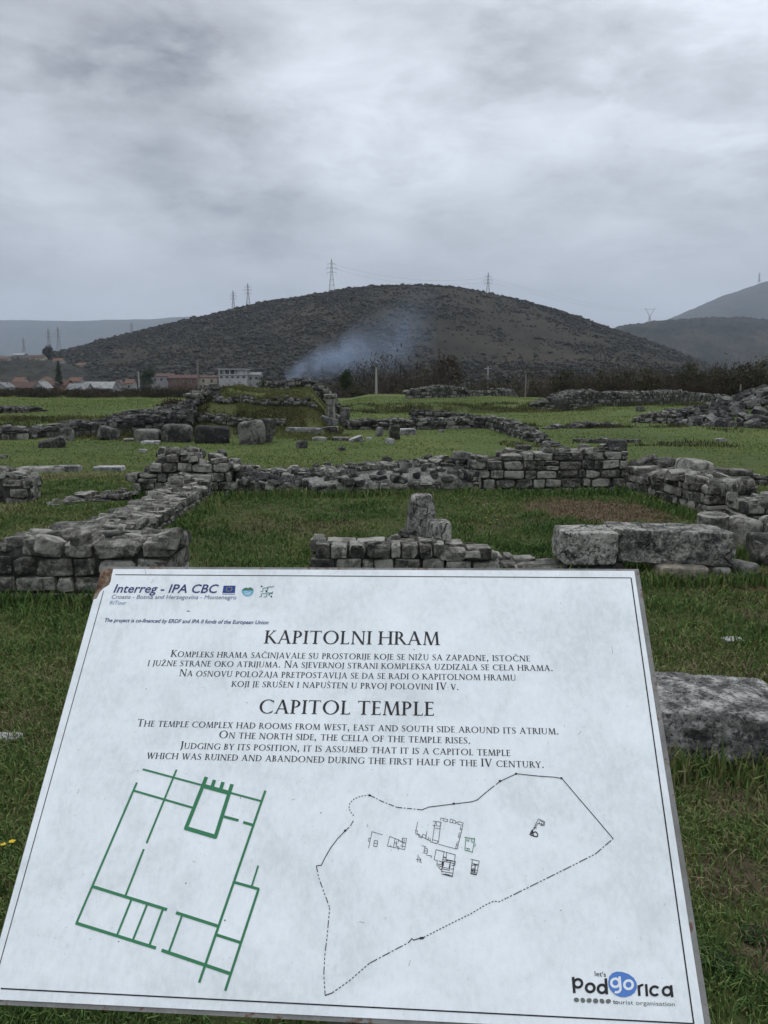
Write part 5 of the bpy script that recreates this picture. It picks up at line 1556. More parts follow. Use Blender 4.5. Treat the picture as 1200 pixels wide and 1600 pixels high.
# --- Roman capitals, drawn as thick and thin strokes with bracketed serifs
TK, TN = 0.135, 0.058
def _stem(x0, y0, x1, y1, w_):
    return [[(x0 - w_ / 2, y0), (x0 + w_ / 2, y0), (x1 + w_ / 2, y1), (x1 - w_ / 2, y1)]]
def _ser(x, y, w_, o_=0.085):
    s = 1 if y < 0.5 else -1
    return [[(x - w_ / 2 - o_, y), (x + w_ / 2 + o_, y), (x + w_ / 2 + o_, y + s * 0.026), (x + w_ / 2, y + s * 0.075), (x - w_ / 2, y + s * 0.075), (x - w_ / 2 - o_, y + s * 0.026)]]
def _v(x):          # full thick vertical stem with serifs
    return _stem(x, 0, x, 1, TK) + _ser(x, 0, TK) + _ser(x, 1, TK)
def _h(x0, x1, y, t_=TN, tip=0.0):
    r = [[(x0, y - t_ / 2), (x1, y - t_ / 2), (x1, y + t_ / 2), (x0, y + t_ / 2)]]
    return r
def _flag(x, y, s, hgt=0.13):   # vertical end serif of an arm
    return [[(x - 0.012, y - hgt * (s < 0)), (x + 0.03, y - hgt * (s < 0) - 0.01), (x + 0.03, y + hgt * (s > 0) + 0.01), (x - 0.012, y + hgt * (s > 0))], [(x - 0.07, y), (x, y), (x, y + s * hgt * 0.7)]]
def _arc(cx, cy, rx, ry, a0, a1, tk=TK, tn=TN, n=22):
    r = []
    P = []
    for i in range(n + 1):
        a = rad(a0 + (a1 - a0) * i / n)
        P.append(((cx + rx * math.cos(a), cy + ry * math.sin(a)), (cx + (rx - tk) * math.cos(a + 0.0), cy + (ry - tn) * math.sin(a + 0.0))))
    for p, q in zip(P[:-1], P[1:]):
        r.append([p[0], q[0], q[1], p[1]])
    return r
def _caron(x):
    return [[(x - 0.17, 1.27), (x - 0.11, 1.27), (x + 0.02, 1.12), (x - 0.03, 1.10)], [(x + 0.17, 1.27), (x + 0.12, 1.27), (x - 0.03, 1.12), (x + 0.03, 1.10)]]
def _S():
    def pt(u):      # spine
        key = [(0.46, 0.86), (0.40, 0.95), (0.27, 0.985), (0.13, 0.92), (0.09, 0.77), (0.17, 0.62), (0.30, 0.51), (0.42, 0.38), (0.46, 0.23), (0.39, 0.08), (0.24, 0.015), (0.10, 0.05), (0.05, 0.17)]
        k = u * (len(key) - 1); i = min(int(k), len(key) - 2); t = k - i
        return np.array(key[i]) * (1 - t) + np.array(key[i + 1]) * t
    r = []; M = 36; prev = None
    for i in range(M + 1):
        u = i / M; p = pt(u); d = pt(min(1, u + 0.03)) - pt(max(0, u - 0.03)); d /= np.linalg.norm(d)
        nn = np.array([-d[1], d[0]]); w_ = TN * 0.9 + (TK * 1.05 - TN * 0.9) * math.exp(-((u - 0.5) / 0.22) ** 2)
        cur = (p + nn * w_ / 2, p - nn * w_ / 2)
        if prev: r.append([prev[0], cur[0], cur[1], prev[1]])
        prev = cur
    r += [[(0.44, 0.99), (0.48, 0.99), (0.48, 0.80), (0.45, 0.80)], [(0.03, 0.01), (0.065, 0.01), (0.07, 0.22), (0.03, 0.22)]]
    return r
def glyph(ch):
    T = TK
    if ch == 'A': return 0.82, _stem(0.10, 0, 0.40, 1, TN * 1.15) + _stem(0.70, 0, 0.40, 1.02, T * 1.05) + _h(0.20, 0.60, 0.34) + _ser(0.10, 0, TN, 0.085) + _ser(0.70, 0, T, 0.07)
    if ch == 'B': return 0.60, _v(0.14) + _arc(0.22, 0.755, 0.26, 0.245, -90, 90) + _arc(0.22, 0.27, 0.33, 0.27, -90, 90) + _h(0.1, 0.24, 0.97) + _h(0.1, 0.24, 0.03) + _h(0.1, 0.24, 0.525)
    if ch in 'CČ':
        g = _arc(0.50, 0.5, 0.47, 0.52, 48, 312, T * 1.05, TN) + [[(0.78, 0.94), (0.82, 0.96), (0.82, 0.74), (0.79, 0.74)], [(0.79, 0.12), (0.83, 0.20), (0.80, 0.21), (0.74, 0.14)]]
        return 0.84, g + (_caron(0.47) if ch == 'Č' else [])
    if ch == 'D': return 0.82, _v(0.14) + _arc(0.26, 0.5, 0.54, 0.5, -90, 90, T * 1.05) + _h(0.1, 0.28, 0.971) + _h(0.1, 0.28, 0.029)
    if ch == 'E': return 0.54, _v(0.14) + _h(0.14, 0.46, 0.971) + _h(0.14, 0.42, 0.52) + _h(0.14, 0.49, 0.029) + _flag(0.46, 0.98, -1) + _flag(0.49, 0.02, 1) + _flag(0.42, 0.48, 1, 0.08)
    if ch == 'F': return 0.50, _v(0.14) + _h(0.14, 0.46, 0.971) + _h(0.14, 0.42, 0.52) + _flag(0.46, 0.98, -1) + _flag(0.42, 0.48, 1, 0.08)
    if ch == 'G': return 0.88, _arc(0.50, 0.5, 0.47, 0.52, 48, 305, T * 1.05, TN) + [[(0.78, 0.94), (0.82, 0.96), (0.82, 0.74), (0.79, 0.74)]] + _stem(0.76, 0.07, 0.76, 0.45, T) + _ser(0.76, 0.45 + 0.51, T * 0.0, 0.0) + _h(0.64, 0.88, 0.44, 0.03)
    if ch == 'H': return 0.86, _v(0.14) + _v(0.72) + _h(0.14, 0.72, 0.52)
    if ch == 'I': return 0.28, _v(0.14)
    if ch == 'J': return 0.30, _stem(0.16, 0, 0.16, 1, T) + _ser(0.16, 1, T) + [[(0.16 - T / 2, 0.02), (0.16 + T / 2, 0.02), (0.13, -0.15), (-0.02, -0.24), (-0.04, -0.20), (0.05, -0.13)]]
    if ch == 'K': return 0.72, _v(0.14) + _stem(0.20, 0.48, 0.55, 0.985, TN * 1.2) + _ser(0.55, 1, TN, 0.08) + _stem(0.68, 0.0, 0.27, 0.57, T * 1.15) + [[(0.60, 0), (0.80, 0), (0.80, 0.026), (0.66, 0.07)]]
    if ch == 'L': return 0.54, _v(0.14) + _h(0.14, 0.49, 0.029) + _flag(0.49, 0.02, 1)
    if ch == 'M': return 1.0, _stem(0.12, 0, 0.19, 1, TN * 1.1) + _ser(0.12, 0, TN, 0.085) + _stem(0.22, 1, 0.50, 0.0, T) + _stem(0.50, 0, 0.78, 1, TN * 1.1) + _stem(0.87, 0, 0.80, 1, T) + _ser(0.87, 0, T) + [[(0.08, 1), (0.25, 1), (0.25, 0.974), (0.1, 0.974)], [(0.74, 1), (0.93, 1), (0.93, 0.974), (0.76, 0.974)]]
    if ch == 'N': return 0.88, _stem(0.14, 0, 0.14, 1, TN * 1.2) + _ser(0.14, 0, TN, 0.09) + _stem(0.17, 1, 0.74, -0.02, T * 1.1) + _stem(0.75, 0, 0.75, 1, TN * 1.2) + _ser(0.75, 1, TN, 0.09) + [[(0.02, 1), (0.2, 1), (0.2, 0.974), (0.04, 0.974)]]
    if ch == 'O': return 0.98, _arc(0.49, 0.5, 0.46, 0.52, 0, 360, T * 1.08, TN, 40)
    if ch == 'P': return 0.58, _v(0.14) + _arc(0.22, 0.725, 0.32, 0.275, -90, 90) + _h(0.1, 0.24, 0.971) + _h(0.1, 0.24, 0.479)
    if ch == 'R': return 0.70, _v(0.14) + _arc(0.22, 0.735, 0.29, 0.265, -90, 90) + _h(0.1, 0.24, 0.971) + _h(0.1, 0.3, 0.499) + _stem(0.66, 0, 0.34, 0.50, T * 1.1) + [[(0.58, 0), (0.77, 0), (0.77, 0.026), (0.64, 0.06)]]
    if ch in 'SŠ': return 0.54, _S() + (_caron(0.27) if ch == 'Š' else [])
    if ch == 'T': return 0.72, _stem(0.36, 0, 0.36, 1, T) + _ser(0.36, 0, T) + _h(0.03, 0.69, 0.971) + [[(0.02, 1.02), (0.055, 1.0), (0.055, 0.85), (0.02, 0.83)], [(0.665, 1.0), (0.70, 1.02), (0.70, 0.83), (0.665, 0.85)]]
    if ch == 'U': return 0.82, _stem(0.16, 0.30, 0.16, 1, T) + _ser(0.16, 1, T) + _arc(0.40, 0.32, 0.3075, 0.34, 180, 360, 0.10, TN) + _stem(0.68, 0.30, 0.68, 1, TN * 1.15) + _ser(0.68, 1, TN, 0.085)
    if ch == 'V': return 0.78, _stem(0.14, 1, 0.40, -0.02, T * 1.05) + _stem(0.40, 0, 0.68, 1, TN * 1.15) + _ser(0.14, 1, T, 0.07) + _ser(0.68, 1, TN, 0.085)
    if ch == 'W': return 1.12, _stem(0.12, 1, 0.34, -0.02, T) + _stem(0.34, 0, 0.56, 1, TN * 1.1) + _stem(0.54, 1, 0.76, -0.02, T) + _stem(0.76, 0, 1.0, 1, TN * 1.1) + _ser(0.12, 1, T, 0.07) + _ser(1.0, 1, TN, 0.085) + _ser(0.55, 1, T, 0.05)
    if ch == 'X': return 0.74, _stem(0.60, 0, 0.14, 1, T * 1.1) + _stem(0.12, 0, 0.60, 1, TN * 1.1) + _ser(0.60, 0, T, 0.06) + _ser(0.14, 1, T, 0.06) + _ser(0.12, 0, TN, 0.085) + _ser(0.60, 1, TN, 0.085)
    if ch == 'Y': return 0.70, _stem(0.35, 0, 0.35, 0.48, T) + _ser(0.35, 0, T) + _stem(0.35, 0.46, 0.12, 1, T) + _stem(0.36, 0.46, 0.60, 1, TN * 1.1) + _ser(0.12, 1, T, 0.07) + _ser(0.60, 1, TN, 0.085)
    if ch in 'ZŽ':
        g = _h(0.06, 0.62, 0.971) + _h(0.04, 0.64, 0.029) + _stem(0.11, 0.03, 0.55, 0.97, T * 1.15) + [[(0.05, 1.0), (0.08, 1.0), (0.10, 0.84), (0.06, 0.84)], [(0.61, 0.0), (0.65, 0.0), (0.67, 0.17), (0.63, 0.17)]]
        return 0.70, g + (_caron(0.34) if ch == 'Ž' else [])
    if ch == '.': return 0.26, [[(0.07, 0), (0.12, -0.02), (0.18, 0), (0.2, 0.06), (0.18, 0.12), (0.12, 0.14), (0.07, 0.12), (0.05, 0.06)]]
    if ch == ',': return 0.26, [[(0.05, 0.12), (0.12, 0.15), (0.19, 0.11), (0.2, 0.02), (0.14, -0.14), (0.05, -0.20), (0.11, -0.06), (0.06, 0.02)]]
    return 0.34, []
def roman_line(name, text, pl, pr, cap_px, matl=None, sc=0.80, gap=0.07, bold=1.0):
    """capitals full height, small letters as small capitals; fitted from baseline-left to baseline-right pixel"""
    a = uv(*pl); b = uv(*pr)
    L = np.linalg.norm(b - a); d = (b - a) / L; up = np.array([d[1], -d[0]])
    capm = np.linalg.norm(uv(pl[0] + 0.5 * (pr[0] - pl[0]), pl[1]) - uv(pl[0] + 0.5 * (pr[0] - pl[0]), pl[1] - cap_px))
    adv = 0; items = []
    for ch in text:
        U = ch.upper()
        s = 1.0 if (ch == U) else sc
        if ch == ' ':
            adv += 0.40 * sc; continue
        w_, g = glyph(U)
        items.append((adv, s, g)); adv += (w_ + gap) * s
    adv -= gap
    kx = L / (adv * capm)
    ink = Ink()
    for (x, s, g) in items:
        for poly in g:
            ink.flat([a + d * ((x + q[0] * s) * capm * kx) + up * (q[1] * s * capm) for q in poly])
    return ink.build(name, matl or INK, panel)
roman_line('title', 'KAPITOLNI HRAM', (412, 1005.5), (687, 1008.0), 20.5)
roman_line('title', 'CAPITOL TEMPLE', (403, 1114.5), (678, 1118.5), 21.5)
roman_line('text_line', 'Kompleks hrama sačinjavale su prostorije koje se nižu sa zapadne, istočne', (266, 1026.3), (828, 1033.5), 10.8)
roman_line('text_line', 'i južne strane oko atrijuma. Na sjevernoj strani kompleksa uzdizala se cela hrama.', (230, 1040.2), (864, 1048.5), 10.8)
roman_line('text_line', 'Na osnovu položaja pretpostavlja se da se radi o kapitolnom hramu', (279, 1056.5), (806, 1063.5), 11.0)
roman_line('text_line', 'koji je srušen i napušten u prvoj polovini IV v.', (361, 1073.0), (717, 1078.0), 11.0)
roman_line('text_line', 'The temple complex had rooms from west, east and south side around its atrium.', (213, 1134.8), (873, 1147.6), 11.4)
roman_line('text_line', 'On the north side, the cella of the temple rises.', (341, 1153.2), (735, 1162.0), 11.6)
roman_line('text_line', 'Judging by its position, it is assumed that it is a capitol temple', (281, 1169.8), (797, 1181.3), 11.6)
roman_line('text_line', 'which was ruined and abandoned during the first half of the IV century.', (228, 1185.2), (850, 1199.8), 11.8)

# --- plain sans lettering from the built-in face
def sans_line(name, text, pl, pr, cap_px, matl, shear=0.0, bold=0.0, h=0.0007, parent=None):
    cu = bpy.data.curves.new('lettering', 'FONT')
    cu.body = text; cu.size = 1.0; cu.shear = shear; cu.offset = bold; cu.resolution_u = 3
    tmp = bpy.data.objects.new('lettering', cu); COL.objects.link(tmp)
    dg = bpy.context.evaluated_depsgraph_get()
    me = bpy.data.meshes.new_from_object(tmp.evaluated_get(dg))
    bpy.data.objects.remove(tmp); bpy.data.curves.remove(cu)
    n = len(me.vertices); co = np.zeros(n * 3); me.vertices.foreach_get('co', co); co = co.reshape(-1, 3)
    a = uv(*pl); b = uv(*pr); L = np.linalg.norm(b - a); d = (b - a) / L; up = np.array([d[1], -d[0]])
    mx = 0.5 * (pl[0] + pr[0])
    capm = np.linalg.norm(uv(mx, pl[1]) - uv(mx, pl[1] - cap_px))
    x0, x1 = co[:, 0].min(), co[:, 0].max()
    kx = L / (x1 - x0); ky = capm / 0.73
    P = np.array([board(*(a + d * ((q[0] - x0) * kx) + up * (q[1] * ky)), h) for q in co]) - sroot_loc
    me.vertices.foreach_set('co', P.astype(np.float32).ravel())
    me.name = name
    me.materials.clear(); me.materials.append(matl); me.update()
    o = bpy.data.objects.new(name, me); COL.objects.link(o); o.parent = parent or panel
    return o
sans_line('programme_name', 'Interreg - IPA CBC', (177, 926.0), (340, 926.5), 13.5, NAVY, 0.16, 0.011)
sans_line('country_line', 'Croatia - Bosnia and Herzegovina - Montenegro', (174, 935.5), (369, 936.5), 6.5, SLATE, 0.12, 0.0)
sans_line('project_name', 'RiTour', (171, 944.5), (197, 944.8), 6.0, SKYINK, 0.12, 0.0)
sans_line('funding_line', 'The project is co-financed by ERDF and IPA II funds of the European Union', (163, 971.8), (419, 975.5), 6.0, NAVY, 0.18, 0.010)
ink = Ink(0.0007); ink.pline([(292, 955), (296.5, 955)], 0.0014); ink.build('dash_mark', INK, panel)

# border rule
ink = Ink(0.0004)
def seg(p, q, w_): ink.pline([p, q], w_)
seg((180, 898.0), (986, 903.0), 0.0016); seg((986, 903), (1082.5, 1599.5), 0.0020); seg((1082.5, 1599.5), (0, 1544.5), 0.0018); seg((162, 923), (-12, 1544.0), 0.0013)
ink.build('border_rule', INK, panel)

# EU flag and small emblems
ink = Ink(0.0006)
fq = [(349.5, 915.3), (368, 915.3), (367, 926.7), (347.5, 926.7)]
ink.flat([uv(*q) for q in fq])
c0 = uv(358, 920.8)
for k in range(12):
    a = k * math.pi / 6
    ink.disc((c0[0] + 0.0055 * math.cos(a), c0[1] + 0.0045 * math.sin(a)), 0.0008, 0.0007, 1, 6, 1e-4)
ink.pline([(347, 928.5), (367, 928.6)], 0.0008)
ink.build('flag_emblem', [EUBLUE, STAR], panel)
ink = Ink(0.0006)
half = []
for i in range(17):
    a = math.pi * i / 16
    half.append(uv(387 + 9.3 * math.cos(a), 922 + 9.8 * math.sin(a)))
ink.flat(half, 0)
ink.flat([uv(*q) for q in [(378, 922.5), (380, 920), (384, 918.2), (388, 919.3), (391, 917.5), (395, 919.8), (396.5, 922.5)]], 1, 5e-5)
ink.flat([uv(*q) for q in [(383, 922), (386, 920.5), (392, 920), (394, 922)]], 2, 1e-4)
for k in range(3):
    ink.pline([(381 + k, 925.5 + k * 2.2), (385, 924.7 + k * 2.2), (389, 925.8 + k * 2.2), (393 - k, 925 + k * 2.2)], 0.0009, 3)
ink.build('water_emblem', [WATER, GREEN, BROWN, WHITE], panel)
ink = Ink(0.0006)
def wave(x0, y0, x1, y1):
    P = []
    for i in range(11):
        t = i / 10
        P.append((x0 + (x1 - x0) * t + 1.3 * math.sin(t * 9), y0 + (y1 - y0) * t + 1.2 * math.sin(t * 9)))
    ink.pline(P, 0.0013, 0)
for (x0, y0, x1, y1) in [(407, 924.5, 418, 916.5), (414, 922.5, 427, 914.8), (405, 932.5, 415, 925.8), (412, 932.8, 426, 923.8), (419, 929.5, 425, 926.3)]:
    wave(x0, y0, x1, y1)
for (x, y) in [(408.8, 916.5), (416.5, 924.5), (424, 932.3)]:
    ink.disc(uv(x, y), 0.0017, m=1)
ink.build('stream_emblem', [TEAL, INK], panel)

# --- green plan of the temple (zoom coordinates of 3x crop at 80,1180)
ink = Ink(0.0006)
def G3(x, y): return (80 + x / 3, 1180 + y / 3)
GL = [((428, 66), (985, 216), 3.0), ((586, 68), (445, 412), 3.2), ((432, 440), (345, 660), 3.2), ((400, 128), (115, 788), 3.4), ((388, 167), (660, 246), 3.2), ((1002, 166), (690, 1066), 3.8),
      ((190, 615), (540, 724), 4.2), ((112, 786), (488, 904), 4.2), ((372, 680), (305, 845), 3.2), ((446, 702), (380, 866), 3.2), ((520, 724), (458, 890), 3.4),
      ((582, 738), (778, 801), 4.2), ((610, 752), (550, 918), 3.2), ((514, 914), (836, 1024), 4.4), ((968, 518), (938, 612), 2.8), ((858, 596), (972, 628), 3.8), ((970, 626), (812, 1104), 3.8),
      ((772, 842), (884, 878), 3.8), ((808, 288), (876, 306), 4.0), ((898, 314), (944, 328), 4.0),
      ((726, 102), (628, 346), 6.2), ((846, 136), (766, 388), 6.2), ((624, 340), (772, 384), 6.2), ((712, 144), (836, 178), 6.6), ((764, 116), (752, 150), 6.0), ((804, 126), (792, 162), 6.0)]
for a, b, w_ in GL:
    ink.pline([G3(*a), G3(*b)], w_ * 0.00098)
ink.build('temple_plan', GREEN, panel)

# --- outline map of the ancient town
ink = Ink(0.0006)
def M5(x, y): return (470 + x * 520 / 1200, 1180 + y * 520 / 1200)
def solid(pts, w_=0.0012): ink.pline([M5(*p) for p in pts], w_, 0, 0.0003)
def dashed(pts, on=4.5, off=3.2, w_=0.0012, pat=None):
    P = [np.array(uv(*M5(*p))) for p in pts]
    pat = pat or [on, off]
    pat = [q * 0.001 for q in pat]
    k = 0; left = pat[0]
    for a, b in zip(P[:-1], P[1:]):
        L = np.linalg.norm(b - a); d = (b - a) / L; s = 0
        while s < L - 1e-9:
            st = min(left, L - s)
            if k % 2 == 0: ink.line(a + d * s, a + d * (s + st), w_)
            s += st; left -= st
            if left <= 1e-9:
                k = (k + 1) % len(pat); left = pat[k]
dashed([(245, 143), (215, 148), (190, 158), (176, 172), (172, 190), (178, 205), (190, 219)], 2.6, 2.2)
dashed([(188, 236), (176, 257), (160, 271)], 9, 2.5)
solid([(160, 271), (130, 302), (105, 335), (85, 370), (72, 397), (54, 399)])
dashed([(54, 399), (62, 440), (80, 490), (102, 550)], pat=[9, 3, 2.6, 2.6, 2.6, 3])
dashed([(102, 550), (92, 655), (84, 720), (80, 790), (85, 866)], pat=[3, 2.4, 3, 2.4, 3, 2.4, 10, 3])
solid([(85, 866), (110, 857)])
dashed([(110, 857), (170, 815), (245, 750)], 3.2, 2.2)
dashed([(245, 750), (320, 710), (385, 676)], pat=[12, 2.5, 3, 2.5])
solid([(385, 676), (398, 661), (404, 667), (422, 661), (440, 657)])
dashed([(440, 657), (540, 606), (610, 572), (668, 537), (695, 526), (712, 529), (740, 515)], 2.8, 2.2)
dashed([(740, 515), (860, 456), (965, 404), (1060, 356)], pat=[3, 2.4, 3, 2.4, 14, 2.6])
dashed([(1060, 356), (1124, 301)], pat=[12, 2.5, 3, 2.5])
solid([(1124, 301), (1060, 225), (1000, 155), (940, 84), (910, 79), (860, 76), (776, 67), (730, 88), (716, 95)])
dashed([(716, 95), (690, 115)], 8, 3)
solid([(690, 115), (665, 135), (635, 161), (615, 168), (550, 176), (460, 187), (435, 197)])
dashed([(435, 197), (345, 188)], pat=[8, 2.4, 2.6, 2.4])
dashed([(345, 188), (290, 166), (245, 143)], pat=[2.6, 2.4, 9, 2.4])
for (x, y) in [(247, 145), (158, 272), (550, 175), (717, 93), (775, 67), (938, 83), (430, 660), (436, 659)]:
    ink.disc(uv(*M5(x, y)), 0.0022, 0.0017, 0, 8)
ink.build('town_outline', INK, panel)

# --- small building plans within the outline (4x crop at 560,1250)
ink = Ink(0.0006)
def Z4(x, y): return (560 + x / 4, 1250 + y / 4)
def thin(*segs, w_=0.0007, m=0):
    ik = Ink(0.0006)
    for s_ in segs: ik.pline([Z4(*q) for q in s_], w_, m)
    ik.build('building_plan', [INK, GREEN], panel)
thin([(54, 154), (54, 157)], [(54, 162), (54, 166)], w_=0.0012)
thin([(82, 198), (60, 300)], [(82, 198), (150, 218)], [(72, 240), (62, 238), (60, 258), (68, 260)], [(96, 254), (118, 256), (113, 291), (91, 288), (96, 254)], [(93, 270), (116, 273)])
thin([(192, 228), (178, 288), (286, 310), (298, 240), (272, 238), (272, 262), (226, 240), (192, 228)], [(226, 240), (216, 296)], [(236, 256), (232, 290), (252, 294)], [(240, 270), (222, 268)], [(262, 262), (292, 268)], [(258, 286), (290, 292)], [(250, 246), (246, 264)], [(274, 238), (270, 300)], [(196, 282), (200, 292)], [(244, 296), (246, 312)], [(284, 246), (280, 276)], w_=0.0007)
thin([(368, 136), (352, 212)], [(352, 188), (366, 194), (362, 210), (378, 214), (374, 232), (394, 236), (400, 214), (420, 222)], [(358, 212), (446, 256)], [(426, 194), (416, 240)], [(436, 232), (430, 252)], [(444, 236), (448, 262), (486, 272)], [(420, 222), (418, 244)])
thin([(478, 134), (470, 180), (458, 262)], [(462, 132), (514, 138)], [(460, 158), (480, 162)], [(482, 134), (514, 140), (510, 164), (486, 162), (482, 134)], [(476, 176), (512, 182)], [(512, 140), (496, 270)], [(458, 248), (492, 256), (488, 274), (456, 264)], [(496, 276), (606, 306)])
thin([(512, 112), (556, 122), (552, 134)], [(512, 112), (510, 128)], [(528, 116), (526, 130), (554, 136)], [(572, 118), (606, 132), (606, 146), (568, 140), (572, 118)], [(588, 124), (584, 142)], [(620, 134), (652, 144), (648, 158), (618, 152), (620, 134)], [(606, 140), (620, 144)])
thin([(648, 160), (644, 184), (632, 184), (636, 166)], [(642, 186), (640, 208), (626, 206)], [(636, 212), (632, 236), (622, 234), (626, 212)], [(630, 240), (624, 264), (614, 262)], [(622, 266), (616, 306), (604, 304), (612, 268)], [(614, 280), (622, 282)], [(628, 224), (636, 226)], w_=0.0008)
thin([(660, 232), (724, 244)], [(668, 234), (662, 314), (712, 326)], [(690, 238), (686, 254)], [(706, 240), (704, 262), (722, 264)], [(724, 240), (708, 330)], [(676, 240), (674, 254), (690, 258)], [(722, 274), (728, 276), (724, 294)], [(668, 300), (694, 306)], [(678, 302), (674, 318)], [(690, 306), (686, 320)], [(720, 236), (718, 250)], w_=0.0009, m=1)
thin([(392, 284), (420, 294)], [(412, 290), (406, 330), (426, 336), (430, 306), (414, 302)], [(404, 316), (428, 320)], [(420, 344), (456, 350), (450, 362)], [(400, 328), (398, 334)], [(370, 342), (366, 388)], [(356, 370), (390, 374)], [(374, 356), (386, 372), (378, 386), (394, 390)])
thin([(482, 310), (470, 372), (486, 380)], [(482, 310), (602, 342), (584, 480), (514, 462)], [(532, 324), (524, 372), (556, 380)], [(548, 330), (544, 374), (600, 384)], [(524, 372), (516, 452)], [(528, 384), (570, 390), (562, 428), (522, 420), (528, 384)], [(490, 374), (486, 410), (518, 416)], [(500, 380), (520, 388), (516, 404), (492, 400)], [(496, 418), (512, 436), (522, 424)], [(514, 446), (586, 458)], [(520, 430), (566, 440)], [(568, 390), (596, 398)], [(574, 430), (590, 432)], [(572, 376), (566, 440)], [(604, 380), (598, 412)], [(578, 408), (592, 410)], [(526, 462), (584, 474)], w_=0.0008)
thin([(528, 356), (546, 362)], [(548, 374), (588, 382)], [(538, 464), (566, 470)], [(528, 386), (526, 412)], w_=0.0015)
thin([(698, 370), (752, 382), (734, 468), (698, 462), (708, 376)], [(706, 396), (746, 404)], [(704, 412), (722, 402), (726, 424), (708, 430)], [(728, 404), (724, 450)], [(702, 432), (738, 440)], [(722, 404), (742, 410)], [(700, 450), (734, 456)], w_=0.0008)
thin([(700, 460), (734, 467)], [(724, 430), (722, 456)], [(704, 432), (708, 446), (718, 440)], w_=0.0016)
thin([(1122, 118), (1162, 136), (1158, 160), (1132, 158)], [(1122, 118), (1082, 198)], [(1128, 128), (1156, 140), (1152, 154), (1118, 146), (1096, 184)], [(1112, 176), (1094, 172)], [(1128, 136), (1124, 152)], [(1142, 142), (1140, 156)], w_=0.0008)
thin([(1084, 186), (1068, 216), (1092, 226)], [(1086, 206), (1104, 198), (1118, 214), (1114, 230), (1092, 226), (1086, 206)], [(1080, 190), (1088, 194), (1078, 214)], w_=0.0016)

# --- tourist organisation logo (5x crop at 880,1500)
ink = Ink(0.0006)
def L5(x, y): return uv(880 + x / 5, 1500 + y / 5)
def ring(cx, cy, r, t_, m, a0=0, a1=360, dh=0.0, n=26, ry=None):
    ry = ry or r
    for i in range(n):
        A, B = rad(a0 + (a1 - a0) * i / n), rad(a0 + (a1 - a0) * (i + 1) / n)
        q = [(cx + r * math.cos(A), cy + ry * math.sin(A)), (cx + r * math.cos(B), cy + ry * math.sin(B)), (cx + (r - t_) * math.cos(B), cy + (ry - t_) * math.sin(B)), (cx + (r - t_) * math.cos(A), cy + (ry - t_) * math.sin(A))]
        ink.flat([L5(*p) for p in q], m, dh)
def bar5(x0, y0, x1, y1, w_, m, dh=0.0):
    d = np.array([x1 - x0, y1 - y0], float); d /= np.linalg.norm(d); nn = np.array([-d[1], d[0]]) * w_ / 2
    a, b = np.array([x0, y0]), np.array([x1, y1])
    ink.flat([L5(*p) for p in (a - nn, b - nn, b + nn, a + nn)], m, dh)
bl = [(345, 170), (352, 130), (375, 103), (410, 90), (455, 93), (505, 110), (545, 140), (567, 180), (568, 220), (550, 255), (520, 278), (480, 290), (435, 288), (395, 268), (362, 235), (347, 205)]
ink.flat([L5(*p) for p in bl], 1)
bar5(70, 132, 80, 258, 21, 0); ring(108, 182, 42, 20, 0)
ring(204, 217, 43, 21, 0)
ring(296, 225, 42, 21, 0); bar5(325, 143, 334, 268, 21, 0)
ring(400, 178, 42, 20, 2, dh=1.2e-4); bar5(432, 128, 440, 215, 19, 2, 1.2e-4); ring(410, 222, 40, 19, 2, -14, 118, 1.2e-4)
ring(503, 193, 43, 20, 2, dh=1.2e-4)
bar5(582, 196, 588, 280, 20, 0); ring(612, 222, 36, 18, 0, 185, 285)
bar5(640, 188, 647, 283, 20, 0)
ring(708, 241, 44, 20, 0, 42, 322)
ring(804, 243, 42, 20, 0); bar5(835, 196, 845, 290, 20, 0)
for k, (x, y, rx, ry, ro) in enumerate([(96, 311, 21, 18, 0.2), (146, 314, 21, 17, 0.9), (195, 316, 21, 18, -0.2), (246, 319, 21, 20, 0.3), (296, 321, 22, 17, 0.8), (345, 322, 21, 18, -0.2)]):
    pts = []
    for i in range(18):
        a = 2 * math.pi * i / 18
        X_, Y_ = rx * math.cos(a), ry * math.sin(a)
        pts.append(L5(x + X_ * math.cos(ro) - Y_ * math.sin(ro), y + X_ * math.sin(ro) + Y_ * math.cos(ro)))
    ink.flat(pts, 3)
logo = ink.build('tourist_logo', [INK, PBLUE, WHITE, GREY], panel)
def P5(x, y): return (880 + x / 5, 1500 + y / 5)
sans_line('logo_small_words', "let's", P5(240, 124), P5(328, 131), 7.8, INK, 0, 0.004)
sans_line('logo_small_words', 'to', P5(382, 341), P5(425, 344), 7.0, INK, 0, 0.012)
sans_line('logo_small_words', 'urist organisation', P5(430, 344), P5(866, 361), 7.0, GREY, 0, 0.0)
# specks of dirt and scratches on the plate
rng = np.random.default_rng(909)
ink = Ink(0.0004)
for _ in range(16):
    q = (rng.uniform(0.03, 0.97), rng.uniform(0.03, 0.67))
    ink.disc(q, rng.uniform(0.0004, 0.0011), m=0, n=7)
for (x, y) in [(289.5, 1380), (350.5, 1438)]:
    ink.disc(uv(x, y), 0.0012, n=8)
ink.build('dirt_specks', BACK, panel)
ink = Ink(0.0004)
for (x, y, dx, dy) in [(903, 1148, 4, -6), (300, 1345, 5, 3), (640, 1500, -3, 9), (455, 1250, 6, -2), (955, 1010, 2, 12), (240, 905, -4, 6), (226, 890, 2, 8), (560, 1440, 9, 2), (120, 1240, 3, -7)]:
    ink.pline([(x, y), (x + dx * 0.5 + 0.6, y + dy * 0.5), (x + dx, y + dy)], 0.0006)
ink.build('scratches', simple('scratch_grey', (0.30, 0.29, 0.27), 0.8, 0.1, 0.1), panel)

